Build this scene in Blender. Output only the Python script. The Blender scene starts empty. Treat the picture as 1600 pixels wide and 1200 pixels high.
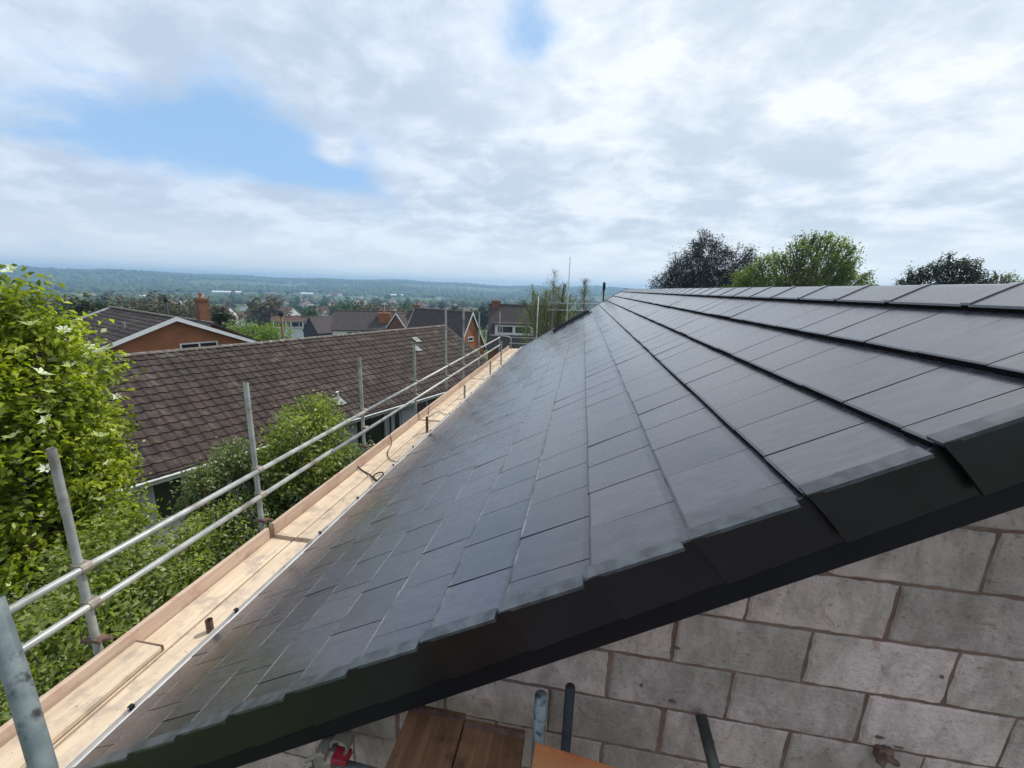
import bpy, bmesh, math, random
import numpy as np
from mathutils import Vector, Matrix
R = math.radians
scn = bpy.context.scene
col = scn.collection
random.seed(7)

# ------------------------------------------------------------------ camera, sky, sun, exposure
cd = bpy.data.cameras.new('camera'); cam = bpy.data.objects.new('camera', cd); col.objects.link(cam)
cd.sensor_width = 36.0; cd.sensor_fit = 'HORIZONTAL'; cd.lens = 647.975 / 1600 * 36.0
cd.clip_start = 0.05; cd.clip_end = 20000
yaw, pit, roll = R(-9.03635), R(13.08146), R(1.8464)
F = Vector((math.sin(yaw) * math.cos(pit), math.cos(yaw) * math.cos(pit), -math.sin(pit)))
Rt = Vector((math.cos(yaw), -math.sin(yaw), 0)); Up = Rt.cross(F)
Rr = Rt * math.cos(roll) + Up * math.sin(roll); Ur = -Rt * math.sin(roll) + Up * math.cos(roll)
cam.matrix_world = Matrix((( Rr.x, Ur.x, -F.x, 0), (Rr.y, Ur.y, -F.y, 0), (Rr.z, Ur.z, -F.z, 0), (0, 0, 0, 1)))
scn.camera = cam
scn.view_settings.view_transform = 'Standard'; scn.view_settings.look = 'None'
scn.view_settings.exposure = 0.22; scn.view_settings.gamma = 1.0
scn.render.engine = 'CYCLES'
scn.cycles.use_denoising = True
scn.cycles.max_bounces = 6; scn.cycles.diffuse_bounces = 3; scn.cycles.glossy_bounces = 3
scn.cycles.transmission_bounces = 3; scn.cycles.volume_bounces = 0; scn.cycles.transparent_max_bounces = 8

SUN_AZ, SUN_EL = 42.0, 52.0
sl = bpy.data.lights.new('sun', 'SUN'); sl.energy = 3.2; sl.angle = R(3.0); sl.color = (1.0, 0.95, 0.87)
so = bpy.data.objects.new('sun', sl); col.objects.link(so)
sd = Vector((math.sin(R(SUN_AZ)) * math.cos(R(SUN_EL)), math.cos(R(SUN_AZ)) * math.cos(R(SUN_EL)), math.sin(R(SUN_EL))))
so.rotation_euler = sd.to_track_quat('Z', 'Y').to_euler()

def N_(nt, t, **k):
    n = nt.nodes.new(t)
    for a, v in k.items(): setattr(n, a, v)
    return n
def mth(nt, op, a, b=None, c=None, clamp=False):
    n = nt.nodes.new('ShaderNodeMath'); n.operation = op; n.use_clamp = clamp
    for i, v in enumerate((a, b, c)):
        if v is None: continue
        if isinstance(v, (int, float)): n.inputs[i].default_value = v
        else: nt.links.new(v, n.inputs[i])
    return n.outputs[0]
def mixc(nt, f, a, b, mode='MIX'):
    n = nt.nodes.new('ShaderNodeMix'); n.data_type = 'RGBA'; n.blend_type = mode
    for i, v in ((0, f), (6, a), (7, b)):
        if isinstance(v, (int, float)): n.inputs[i].default_value = v
        elif isinstance(v, (tuple, list)): n.inputs[i].default_value = (*v[:3], 1)
        else: nt.links.new(v, n.inputs[i])
    return n.outputs[2]
def noise(nt, vec, scale, detail=4, rough=0.55, dist=0.0):
    n = nt.nodes.new('ShaderNodeTexNoise'); n.inputs['Scale'].default_value = scale
    n.inputs['Detail'].default_value = detail; n.inputs['Roughness'].default_value = rough
    n.inputs['Distortion'].default_value = dist
    if vec is not None: nt.links.new(vec, n.inputs['Vector'])
    return n.outputs['Fac']
def smooth(nt, v, lo, hi, a=0.0, b=1.0):
    n = nt.nodes.new('ShaderNodeMapRange'); n.interpolation_type = 'SMOOTHSTEP'
    nt.links.new(v, n.inputs[0])
    for i, x in ((1, lo), (2, hi), (3, a), (4, b)): n.inputs[i].default_value = x
    return n.outputs[0]
def comb(nt, x, y, z):
    n = nt.nodes.new('ShaderNodeCombineXYZ')
    for i, v in enumerate((x, y, z)):
        if isinstance(v, (int, float)): n.inputs[i].default_value = v
        else: nt.links.new(v, n.inputs[i])
    return n.outputs[0]

w = bpy.data.worlds.new('World'); scn.world = w; w.use_nodes = True
nt = w.node_tree; nt.nodes.clear()
out = N_(nt, 'ShaderNodeOutputWorld'); bg = N_(nt, 'ShaderNodeBackground')
sky = N_(nt, 'ShaderNodeTexSky'); sky.sky_type = 'NISHITA'; sky.sun_disc = False
sky.sun_elevation = R(SUN_EL); sky.sun_rotation = R(SUN_AZ); sky.air_density = 1.0; sky.dust_density = 0.6; sky.ozone_density = 1.6
bg.inputs['Strength'].default_value = 0.1
tc = N_(nt, 'ShaderNodeTexCoord'); sp = N_(nt, 'ShaderNodeSeparateXYZ'); nt.links.new(tc.outputs['Generated'], sp.inputs[0])
X, Y, Z = sp.outputs
zc = mth(nt, 'MAXIMUM', Z, 0.0)
den = mth(nt, 'ADD', zc, 0.26)
px = mth(nt, 'DIVIDE', X, den); py = mth(nt, 'DIVIDE', Y, den)
az = mth(nt, 'MULTIPLY', mth(nt, 'ARCTAN2', X, Y), 57.2958)
el = mth(nt, 'MULTIPLY', mth(nt, 'ARCSINE', Z), 57.2958)
pv = comb(nt, px, py, 0.0)
n1 = noise(nt, pv, 1.7, 8, 0.55, 0.5)
n2 = noise(nt, comb(nt, mth(nt, 'ADD', px, 11.3), mth(nt, 'MULTIPLY', py, 1.25), 3.0), 2.5, 9, 0.54, 0.12)
n3 = noise(nt, comb(nt, mth(nt, 'ADD', px, 3.3), mth(nt, 'ADD', py, 7.7), 1.0), 5.5, 9, 0.64, 0.4)
def patch(a0, e0, wa, we):            # a gap or a bright bank at a fixed bearing and height in the sky
    a = mth(nt, 'DIVIDE', mth(nt, 'SUBTRACT', az, a0), wa); e = mth(nt, 'DIVIDE', mth(nt, 'SUBTRACT', el, e0), we)
    r2 = mth(nt, 'ADD', mth(nt, 'MULTIPLY', a, a), mth(nt, 'MULTIPLY', e, e))
    return mth(nt, 'EXPONENT', mth(nt, 'MULTIPLY', r2, -1.0))
gap = patch(-41.0, 14.2, 10.5, 4.8)
for q in ((-8.5, 27.5, 4.2, 5.0, 0.55), (-54.0, 12.0, 8.0, 2.2, 0.45), (-30.0, 12.4, 5.0, 2.4, 0.45), (-41.0, 19.5, 5.0, 2.5, 0.15), (75.0, 30.0, 16.0, 9.0, 0.8), (-120.0, 35.0, 22.0, 12.0, 0.9), (150.0, 40.0, 25.0, 12.0, 0.9)):
    gap = mth(nt, 'ADD', gap, mth(nt, 'MULTIPLY', patch(*q[:4]), q[4]))
gap = mth(nt, 'SUBTRACT', gap, mth(nt, 'MULTIPLY', patch(-31.0, 14.6, 1.9, 1.5), 0.75))
gm = mth(nt, 'ADD', mth(nt, 'MULTIPLY', mth(nt, 'SUBTRACT', n1, 0.5), 1.5), mth(nt, 'MULTIPLY', mth(nt, 'SUBTRACT', n3, 0.5), 1.0))
gm = mth(nt, 'SUBTRACT', mth(nt, 'MULTIPLY', gap, 1.15), mth(nt, 'MULTIPLY', gm, -1.0))
cm = smooth(nt, gm, 0.16, 0.88, 1.0, 0.05)
bright = mth(nt, 'ADD', mth(nt, 'MULTIPLY', n2, 0.62), mth(nt, 'MULTIPLY', n3, 0.38))
bright = smooth(nt, bright, 0.40, 0.62, 0.0, 1.0)
ban = mth(nt, 'ADD', patch(-2.0, 24.0, 14.0, 7.0), mth(nt, 'MULTIPLY', patch(26.0, 19.5, 9.0, 3.5), 0.9))
ban = mth(nt, 'ADD', ban, mth(nt, 'MULTIPLY', patch(SUN_AZ, SUN_EL, 30.0, 22.0), 1.3))
bright = mth(nt, 'ADD', mth(nt, 'MULTIPLY', bright, 0.85), mth(nt, 'MULTIPLY', ban, 0.40))
side = smooth(nt, az, -60.0, 30.0, 0.0, 1.0)
dark = mixc(nt, side, (4.8, 5.7, 7.1), (5.3, 6.2, 7.2))
lit = mixc(nt, side, (7.1, 7.9, 9.0), (8.6, 9.0, 9.6))
cc = mixc(nt, bright, dark, lit)
hz = smooth(nt, el, 0.0, 9.0, 1.0, 0.0)
cc = mixc(nt, mth(nt, 'MULTIPLY', hz, 0.85), cc, mixc(nt, side, (8.0, 8.5, 9.0), (9.2, 9.5, 9.6)))
skyc = mixc(nt, 0.7, sky.outputs[0], (3.2, 5.6, 9.0))
cm2 = mth(nt, 'MAXIMUM', cm, mth(nt, 'MULTIPLY', hz, 0.9))
fin = mixc(nt, cm2, skyc, cc)
below = smooth(nt, Z, -0.06, 0.0, 0.0, 1.0)
fin = mixc(nt, below, (1.1, 1.05, 1.0), fin)
nt.links.new(fin, bg.inputs['Color']); nt.links.new(bg.outputs[0], out.inputs['Surface'])

# ------------------------------------------------------------------ helpers
class MB:
    def __init__(s): s.v = []; s.f = []; s.m = []
    def add(s, vs, fs, mi=0):
        o = len(s.v); s.v += [tuple(v) for v in vs]; s.f += [tuple(o + i for i in f) for f in fs]; s.m += [mi] * len(fs); return s
    def box(s, lo, hi, M=None, mi=0):
        x0, y0, z0 = lo; x1, y1, z1 = hi
        vs = [(x0, y0, z0), (x1, y0, z0), (x1, y1, z0), (x0, y1, z0), (x0, y0, z1), (x1, y0, z1), (x1, y1, z1), (x0, y1, z1)]
        if M is not None: vs = [M @ Vector(v) for v in vs]
        return s.add(vs, [(3, 2, 1, 0), (4, 5, 6, 7), (0, 1, 5, 4), (1, 2, 6, 5), (2, 3, 7, 6), (3, 0, 4, 7)], mi)
    def prism(s, pts, d, mi=0):       # closed outline (3d points) extruded by vector d
        d = Vector(d); n = len(pts); a = [Vector(p) for p in pts]; b = [p + d for p in a]
        fs = [tuple(range(n)), tuple(range(2 * n - 1, n - 1, -1))] + [((i + 1) % n, i, n + i, n + (i + 1) % n) for i in range(n)]
        return s.add(a + b, fs, mi)
    def tube(s, pts, r, seg=10, cap=True, mi=0):
        pts = [Vector(p) for p in pts]; n = len(pts); rs = r if isinstance(r, (list, tuple)) else [r] * n
        vs = []; up = None
        for i, p in enumerate(pts):
            t = (pts[min(i + 1, n - 1)] - pts[max(i - 1, 0)]).normalized()
            if up is None: up = t.orthogonal().normalized()
            a = (up - t * up.dot(t)).normalized(); up = a; b = t.cross(a)
            for k in range(seg):
                q = 2 * math.pi * k / seg; vs.append(p + (a * math.cos(q) + b * math.sin(q)) * rs[i])
        fs = [(i * seg + k, i * seg + (k + 1) % seg, (i + 1) * seg + (k + 1) % seg, (i + 1) * seg + k) for i in range(n - 1) for k in range(seg)]
        if cap: fs += [tuple(range(seg - 1, -1, -1)), tuple((n - 1) * seg + k for k in range(seg))]
        return s.add(vs, fs, mi)
    def build(s, name, mat, parent=None, smooth_=False, bevel=0, loc=None):
        me = bpy.data.meshes.new(name); me.from_pydata([tuple(v) for v in s.v], [], s.f)
        mats = mat if isinstance(mat, (list, tuple)) else [mat]
        for m in mats: me.materials.append(m)
        if len(mats) > 1: me.polygons.foreach_set('material_index', s.m)
        me.update()
        if smooth_: me.polygons.foreach_set('use_smooth', [True] * len(me.polygons))
        o = bpy.data.objects.new(name, me); col.objects.link(o)
        if bevel:
            b = o.modifiers.new('bevel', 'BEVEL'); b.width = bevel; b.segments = 2; b.limit_method = 'ANGLE'; b.angle_limit = R(40)
        if parent: o.parent = parent
        return o
def mk(verts, faces, name, mat, parent=None):   # quads/tris from numpy
    me = bpy.data.meshes.new(name); k = faces.shape[1]
    me.vertices.add(len(verts)); me.vertices.foreach_set('co', verts.astype(np.float32).ravel())
    me.loops.add(faces.size); me.loops.foreach_set('vertex_index', faces.astype(np.int32).ravel())
    me.polygons.add(len(faces)); me.polygons.foreach_set('loop_start', np.arange(0, faces.size, k, dtype=np.int32))
    me.update(calc_edges=True); me.materials.append(mat)
    o = bpy.data.objects.new(name, me); col.objects.link(o)
    if parent: o.parent = parent
    return o
def tag(o, label=None, cat=None, group=None, kind=None):
    if label: o['label'] = label
    if cat: o['category'] = cat
    if group: o['group'] = group
    if kind: o['kind'] = kind
    return o
def thing(name, label, cat, loc=(0, 0, 0), rz=0, group=None):
    o = bpy.data.objects.new(name, None); col.objects.link(o); o.location = loc; o.rotation_euler = (0, 0, rz)
    o.empty_display_size = 0.2
    return tag(o, label, cat, group)
def polar(azd, d, z=0.0): return Vector((math.sin(R(azd)) * d, math.cos(R(azd)) * d, z))

# ------------------------------------------------------------------ materials
def base_mat(name, rough=0.8, metal=0.0, spec=0.5):
    m = bpy.data.materials.new(name); m.use_nodes = True; t = m.node_tree
    b = t.nodes['Principled BSDF']; b.inputs['Roughness'].default_value = rough; b.inputs['Metallic'].default_value = metal
    b.inputs['Specular IOR Level'].default_value = spec
    return m, t, b
def mat(name, c1, c2=None, rough=0.8, metal=0.0, spec=0.5, scale=4.0, stretch=(1, 1, 1), bump=0.0, bscale=None, c3=None, s3=0.7, isl=0.0, rvar=0.0, detail=5):
    m, t, b = base_mat(name, rough, metal, spec)
    g = N_(t, 'ShaderNodeNewGeometry'); mp = N_(t, 'ShaderNodeMapping'); t.links.new(g.outputs['Position'], mp.inputs[0])
    mp.inputs['Scale'].default_value = stretch
    f = noise(t, mp.outputs[0], scale, detail, 0.6)
    f2 = smooth(t, f, 0.32, 0.68)
    c = mixc(t, f2, c1, c2 or c1)
    if c3:
        k = noise(t, mp.outputs[0], s3, 4, 0.6); c = mixc(t, smooth(t, k, 0.52, 0.68), c, c3)
    if isl:
        v = mth(t, 'ADD', mth(t, 'MULTIPLY', g.outputs['Random Per Island'], 2 * isl), 1 - isl)
        hs = N_(t, 'ShaderNodeHueSaturation'); t.links.new(c, hs.inputs['Color']); t.links.new(v, hs.inputs['Value']); c = hs.outputs[0]
    t.links.new(c, b.inputs['Base Color'])
    if rvar: t.links.new(mth(t, 'ADD', mth(t, 'MULTIPLY', f2, rvar), rough - rvar / 2), b.inputs['Roughness'])
    if bump:
        bn = noise(t, mp.outputs[0], bscale or scale * 4, 5, 0.6)
        bp = N_(t, 'ShaderNodeBump'); bp.inputs['Strength'].default_value = min(1, bump * 10); bp.inputs['Distance'].default_value = bump * 0.1
        t.links.new(bn, bp.inputs['Height']); t.links.new(bp.outputs[0], b.inputs['Normal'])
    return m
def leaf_mat(name, cs, rough=0.45, trans=0.35, nscale=1.2):
    m, t, b = base_mat(name, rough, 0, 0.5)
    g = N_(t, 'ShaderNodeNewGeometry'); cr = N_(t, 'ShaderNodeValToRGB')
    f = mth(t, 'ADD', mth(t, 'MULTIPLY', g.outputs['Random Per Island'], 0.6), mth(t, 'MULTIPLY', smooth(t, noise(t, g.outputs['Position'], nscale, 3), 0.3, 0.7), 0.4))
    t.links.new(f, cr.inputs[0]); e = cr.color_ramp.elements
    while len(e) < len(cs): e.new(0.5)
    for i, c in enumerate(cs): e[i].position = i / (len(cs) - 1); e[i].color = (*c, 1)
    t.links.new(cr.outputs[0], b.inputs['Base Color'])
    tr = N_(t, 'ShaderNodeBsdfTranslucent'); mx = N_(t, 'ShaderNodeMixShader'); mx.inputs[0].default_value = trans
    tc_ = mixc(t, 1.0, cr.outputs[0], (1.5, 1.7, 0.55), 'MULTIPLY'); t.links.new(tc_, tr.inputs[0])
    t.links.new(b.outputs[0], mx.inputs[1]); t.links.new(tr.outputs[0], mx.inputs[2])
    t.links.new(mx.outputs[0], t.nodes['Material Output'].inputs[0])
    return m

TH = R(32.0)
US = Vector((math.cos(TH), 0, math.sin(TH))); NS = Vector((-math.sin(TH), 0, math.cos(TH))); DD = 0.8625
def rp(s, y, h=0.0): return US * s + NS * (h - DD) + Vector((0, y, 0))

def slate_mat(name, base, rough):
    m, t, b = base_mat(name, rough, 0, 1.0)
    g = N_(t, 'ShaderNodeNewGeometry'); sp_ = N_(t, 'ShaderNodeSeparateXYZ'); t.links.new(g.outputs['Position'], sp_.inputs[0])
    s = mth(t, 'ADD', mth(t, 'MULTIPLY', sp_.outputs[0], math.cos(TH)), mth(t, 'MULTIPLY', sp_.outputs[2], math.sin(TH)))
    rnd = g.outputs['Random Per Island']
    off = mth(t, 'MULTIPLY', rnd, 37.0)
    wob = noise(t, comb(t, mth(t, 'MULTIPLY', s, 6.0), mth(t, 'MULTIPLY', sp_.outputs[1], 6.0), off), 1.0, 2)
    gv = comb(t, mth(t, 'ADD', mth(t, 'MULTIPLY', s, 5.0), off), mth(t, 'MULTIPLY', mth(t, 'ADD', sp_.outputs[1], mth(t, 'MULTIPLY', wob, 0.05)), 60.0), off)
    grain = noise(t, gv, 1.0, 6, 0.65)
    rf = noise(t, comb(t, mth(t, 'MULTIPLY', s, 9.0), mth(t, 'MULTIPLY', sp_.outputs[1], 26.0), off), 1.0, 5, 0.6)
    cvar = mixc(t, smooth(t, rf, 0.3, 0.7), base, tuple(c * 1.6 for c in base))
    hs = N_(t, 'ShaderNodeHueSaturation'); t.links.new(cvar, hs.inputs['Color'])
    t.links.new(mth(t, 'ADD', mth(t, 'MULTIPLY', rnd, 0.6), 0.7), hs.inputs['Value'])
    big = noise(t, g.outputs['Position'], 1.3, 4, 0.6)
    dust = mixc(t, smooth(t, big, 0.5, 0.75, 0.0, 0.35), hs.outputs[0], (0.085, 0.075, 0.072))
    t.links.new(dust, b.inputs['Base Color'])
    rr = mth(t, 'ADD', mth(t, 'MULTIPLY', rf, 0.16), mth(t, 'ADD', mth(t, 'MULTIPLY', rnd, 0.05), rough - 0.1))
    t.links.new(rr, b.inputs['Roughness']); b.inputs['Coat Weight'].default_value = 0.55; b.inputs['Coat Roughness'].default_value = 0.2; b.inputs['Coat IOR'].default_value = 1.55
    bp = N_(t, 'ShaderNodeBump'); bp.inputs['Strength'].default_value = 0.7; bp.inputs['Distance'].default_value = 0.0018
    t.links.new(mth(t, 'ADD', grain, mth(t, 'MULTIPLY', rf, 0.8)), bp.inputs['Height']); t.links.new(bp.outputs[0], b.inputs['Normal'])
    return m
M_SLATE = slate_mat('slate', (0.034, 0.0325, 0.040), 0.26)
M_RIDGE = slate_mat('ridge_slate', (0.034, 0.0325, 0.040), 0.26)
M_GLINT_FAINT = mat('faint_slate_edge_glint', (0.075, 0.077, 0.082), (0.04, 0.041, 0.045), rough=0.35, scale=9)  # tail arris painted paler as an edge highlight
M_GLINT = mat('slate_edge_glint', (0.26, 0.265, 0.27), (0.06, 0.06, 0.065), rough=0.5, scale=7)  # stronger painted highlight along the tail edges of the lower courses
M_BUTT_SHADE = mat('slate_butt_shade', (0.006, 0.006, 0.007), (0.010, 0.010, 0.011), rough=0.8, scale=30, spec=0.1)  # shade on the downslope faces, painted in as near-black
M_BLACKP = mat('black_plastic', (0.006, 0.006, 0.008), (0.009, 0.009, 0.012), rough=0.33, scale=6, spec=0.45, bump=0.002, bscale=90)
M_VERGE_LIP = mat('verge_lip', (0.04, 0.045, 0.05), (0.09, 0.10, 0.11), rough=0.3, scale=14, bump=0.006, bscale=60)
M_NAVY = mat('barge_paint', (0.006, 0.006, 0.009), (0.009, 0.009, 0.012), rough=0.6, scale=3, spec=0.2)
M_DARK = mat('dark_felt', (0.008, 0.008, 0.009), rough=0.9)
M_GUT = mat('gutter_metal', (0.52, 0.49, 0.44), (0.60, 0.57, 0.53), rough=0.5, scale=9, c3=(0.3, 0.29, 0.28), s3=6)
M_STRIP = mat('white_metal_strip', (0.75, 0.77, 0.80), (0.62, 0.64, 0.67), rough=0.4, scale=5)
M_GALV = mat('galvanised', (0.30, 0.31, 0.30), (0.44, 0.45, 0.43), rough=0.5, metal=0.35, scale=7, stretch=(1, 1, 1), bump=0.004, bscale=40, c3=(0.22, 0.20, 0.17), s3=2.6, rvar=0.2)
M_GALVB = mat('weathered_blue_tube', (0.16, 0.20, 0.21), (0.27, 0.31, 0.31), rough=0.5, metal=0.35, scale=11, bump=0.004, bscale=50, c3=(0.05, 0.05, 0.055), s3=17, rvar=0.2)
M_RUST = mat('rusty_steel', (0.10, 0.06, 0.045), (0.20, 0.12, 0.09), rough=0.75, metal=0.3, scale=20, bump=0.01)
M_COUP = mat('coupler_steel', (0.22, 0.20, 0.17), (0.34, 0.30, 0.24), rough=0.5, metal=0.5, scale=25, bump=0.01)
M_RED = mat('red_paint', (0.35, 0.015, 0.03), (0.22, 0.012, 0.02), rough=0.5, scale=20)
M_WHITE = mat('white_paint', (0.72, 0.73, 0.73), (0.62, 0.63, 0.64), rough=0.55, scale=2)
M_RENDER = mat('white_render', (0.44, 0.45, 0.47), (0.34, 0.345, 0.35), rough=0.9, scale=1.5, bump=0.01, bscale=50)
M_GLASS = mat('dark_glass', (0.012, 0.014, 0.018), rough=0.08, spec=0.7)
M_LEAD = mat('lead', (0.15, 0.155, 0.165), (0.24, 0.245, 0.25), rough=0.6, scale=12)
M_BARK = mat('bark', (0.10, 0.075, 0.055), (0.16, 0.13, 0.10), rough=0.95, scale=14, stretch=(1, 1, .3), bump=0.03)
M_GREY = mat('grey_twig', (0.17, 0.14, 0.12), (0.24, 0.2, 0.17), rough=0.95, scale=5)
M_BLACKC = mat('black_cladding', (0.02, 0.022, 0.03), (0.035, 0.036, 0.045), rough=0.8, scale=3, stretch=(1, 1, 6))
M_TERR = mat('terracotta', (0.30, 0.10, 0.05), (0.38, 0.15, 0.08), rough=0.85, scale=8)

def wood_mat(name, a, b_, dirt, grain_axis='y', rough=0.75):
    m, t, b = base_mat(name, rough, 0, 0.3)
    g = N_(t, 'ShaderNodeNewGeometry'); mp = N_(t, 'ShaderNodeMapping')
    t.links.new(g.outputs['Position'], mp.inputs[0]); st = {'y': (1, .06, 1), 'x': (.06, 1, 1), 'z': (1, 1, .06)}[grain_axis]
    mp.inputs['Scale'].default_value = st
    oi = mth(t, 'MULTIPLY', N_(t, 'ShaderNodeObjectInfo').outputs['Random'], 40.0)
    cx = comb(t, oi, oi, oi); t.links.new(cx, mp.inputs['Location'])
    f = noise(t, mp.outputs[0], 26, 6, 0.65, 0.6); f2 = noise(t, mp.outputs[0], 6, 3, 0.5)
    c = mixc(t, smooth(t, f, 0.3, 0.7), a, b_)
    c = mixc(t, smooth(t, f2, 0.45, 0.75, 0.0, 0.5), c, tuple(x * .72 for x in b_))
    st2 = noise(t, g.outputs['Position'], 5.5, 5, 0.65)
    c = mixc(t, smooth(t, st2, 0.47, 0.66, 0.0, 0.75), c, dirt)
    sp2 = noise(t, g.outputs['Position'], 38, 2, 0.5); c = mixc(t, smooth(t, sp2, 0.70, 0.76, 0.0, 0.7), c, tuple(x * .35 for x in dirt))
    hs = N_(t, 'ShaderNodeHueSaturation'); t.links.new(c, hs.inputs['Color'])
    t.links.new(mth(t, 'ADD', mth(t, 'MULTIPLY', N_(t, 'ShaderNodeObjectInfo').outputs['Random'], 0.22), 0.88), hs.inputs['Value'])
    t.links.new(hs.outputs[0], b.inputs['Base Color'])
    bp = N_(t, 'ShaderNodeBump'); bp.inputs['Strength'].default_value = 0.5; bp.inputs['Distance'].default_value = 0.002
    t.links.new(f, bp.inputs['Height']); t.links.new(bp.outputs[0], b.inputs['Normal'])
    return m
M_BOARD = wood_mat('scaffold_board_wood', (0.68, 0.55, 0.40), (0.56, 0.44, 0.31), (0.36, 0.29, 0.24))
M_TOE = wood_mat('toe_board_wood', (0.56, 0.43, 0.33), (0.45, 0.33, 0.25), (0.42, 0.25, 0.19))
M_OLDWOOD = wood_mat('old_wet_board', (0.22, 0.11, 0.055), (0.13, 0.06, 0.03), (0.025, 0.014, 0.010))
M_ORWOOD = wood_mat('orange_board', (0.50, 0.17, 0.06), (0.42, 0.20, 0.09), (0.35, 0.06, 0.03), 'x')

def block_mat():
    m, t, b = base_mat('concrete_block', 0.95, 0, 0.2)
    g = N_(t, 'ShaderNodeNewGeometry'); rnd = g.outputs['Random Per Island']
    mp = N_(t, 'ShaderNodeMapping'); t.links.new(g.outputs['Position'], mp.inputs[0])
    mp.inputs['Scale'].default_value = (1, 1, .45); mp.inputs['Rotation'].default_value = (0, R(18), 0)
    t.links.new(comb(t, mth(t, 'MULTIPLY', rnd, 30.0), 0.0, 0.0), mp.inputs['Location'])
    f = noise(t, mp.outputs[0], 11, 6, 0.65, 0.4); f1 = noise(t, g.outputs['Position'], 55, 4, 0.6); f3 = noise(t, g.outputs['Position'], 2.1, 3)
    c = mixc(t, smooth(t, f, 0.35, 0.68), (0.58, 0.46, 0.42), (0.34, 0.27, 0.24))
    c = mixc(t, smooth(t, f3, 0.4, 0.65, 0, .55), c, (0.30, 0.27, 0.22))
    c = mixc(t, smooth(t, f1, 0.58, 0.72, 0, .5), c, (0.13, 0.11, 0.10))
    f5 = noise(t, g.outputs['Position'], 4.3, 6, 0.7, 1.2); c = mixc(t, smooth(t, f5, 0.60, 0.66, 0, .5), c, (0.27, 0.16, 0.12))
    f4 = noise(t, mp.outputs[0], 30, 4, 0.7); c = mixc(t, smooth(t, f4, 0.6, 0.72, 0, .35), c, (0.46, 0.40, 0.38))
    hs = N_(t, 'ShaderNodeHueSaturation'); t.links.new(c, hs.inputs['Color']); t.links.new(mth(t, 'ADD', mth(t, 'MULTIPLY', rnd, 0.35), 0.82), hs.inputs['Value'])
    t.links.new(hs.outputs[0], b.inputs['Base Color'])
    bp = N_(t, 'ShaderNodeBump'); bp.inputs['Strength'].default_value = 0.9; bp.inputs['Distance'].default_value = 0.012
    t.links.new(mth(t, 'ADD', f1, f), bp.inputs['Height']); t.links.new(bp.outputs[0], b.inputs['Normal'])
    return m
M_BLOCK = block_mat()
M_MORTAR = mat('mortar', (0.21, 0.135, 0.105), (0.13, 0.08, 0.06), rough=0.95, scale=9, bump=0.05, bscale=50, c3=(0.20, 0.14, 0.10), s3=3)

def brick_mat(name, a, b_, mo, sc=1.0):
    m, t, b = base_mat(name, 0.9, 0, 0.2)
    tc_ = N_(t, 'ShaderNodeTexCoord'); sp_ = N_(t, 'ShaderNodeSeparateXYZ'); t.links.new(tc_.outputs['Object'], sp_.inputs[0])
    br = N_(t, 'ShaderNodeTexBrick'); t.links.new(comb(t, mth(t, 'ADD', sp_.outputs[0], sp_.outputs[1]), sp_.outputs[2], 0.0), br.inputs['Vector'])
    br.inputs['Scale'].default_value = 1.0; br.inputs['Brick Width'].default_value = 0.225 * sc; br.inputs['Row Height'].default_value = 0.075 * sc
    br.inputs['Mortar Size'].default_value = 0.008 * sc; br.inputs['Color1'].default_value = (*a, 1); br.inputs['Color2'].default_value = (*b_, 1); br.inputs['Mortar'].default_value = (*mo, 1)
    f = noise(t, tc_.outputs['Object'], 1.3, 4); c = mixc(t, smooth(t, f, 0.4, 0.7, 0, .4), br.outputs[0], tuple(x * .6 for x in b_))
    t.links.new(c, b.inputs['Base Color']); return m
M_BRICK = brick_mat('orange_brick', (0.40, 0.145, 0.06), (0.32, 0.11, 0.045), (0.30, 0.18, 0.12))
M_BRICKD = brick_mat('dark_brick', (0.24, 0.10, 0.06), (0.17, 0.07, 0.05), (0.2, 0.15, 0.12))
M_BRICKC = brick_mat('sooty_brick', (0.26, 0.10, 0.05), (0.19, 0.075, 0.04), (0.2, 0.14, 0.1))
M_NTILE = mat('brown_tile', (0.056, 0.036, 0.028), (0.031, 0.021, 0.018), rough=0.9, scale=6, isl=0.33, bump=0.02, bscale=40, c3=(0.074, 0.060, 0.047), s3=1.6)
M_OTILE = mat('dark_brown_tile', (0.042, 0.031, 0.029), (0.028, 0.022, 0.022), rough=0.85, scale=5, isl=0.25, c3=(0.08, 0.065, 0.055), s3=1.2)
def far_roof(name, a, b_):
    m, t, b = base_mat(name, 0.85, 0, 0.3)
    g = N_(t, 'ShaderNodeTexCoord'); sp_ = N_(t, 'ShaderNodeSeparateXYZ'); t.links.new(g.outputs['Object'], sp_.inputs[0])
    wv = mth(t, 'FRACT', mth(t, 'MULTIPLY', sp_.outputs[2], 4.5)); f = noise(t, g.outputs['Object'], 2.5, 5)
    c = mixc(t, smooth(t, f, 0.35, 0.65), a, b_); c = mixc(t, smooth(t, wv, 0.0, 0.25, 0.5, 0.0), c, tuple(x * .4 for x in a))
    t.links.new(c, b.inputs['Base Color']); return m
M_FR1 = far_roof('far_roof_dark', (0.06, 0.05, 0.052), (0.08, 0.065, 0.062)); M_FR2 = far_roof('far_roof_brown', (0.13, 0.075, 0.055), (0.10, 0.06, 0.05))
M_FR3 = far_roof('far_roof_pink', (0.30, 0.20, 0.17), (0.24, 0.17, 0.15))

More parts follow.
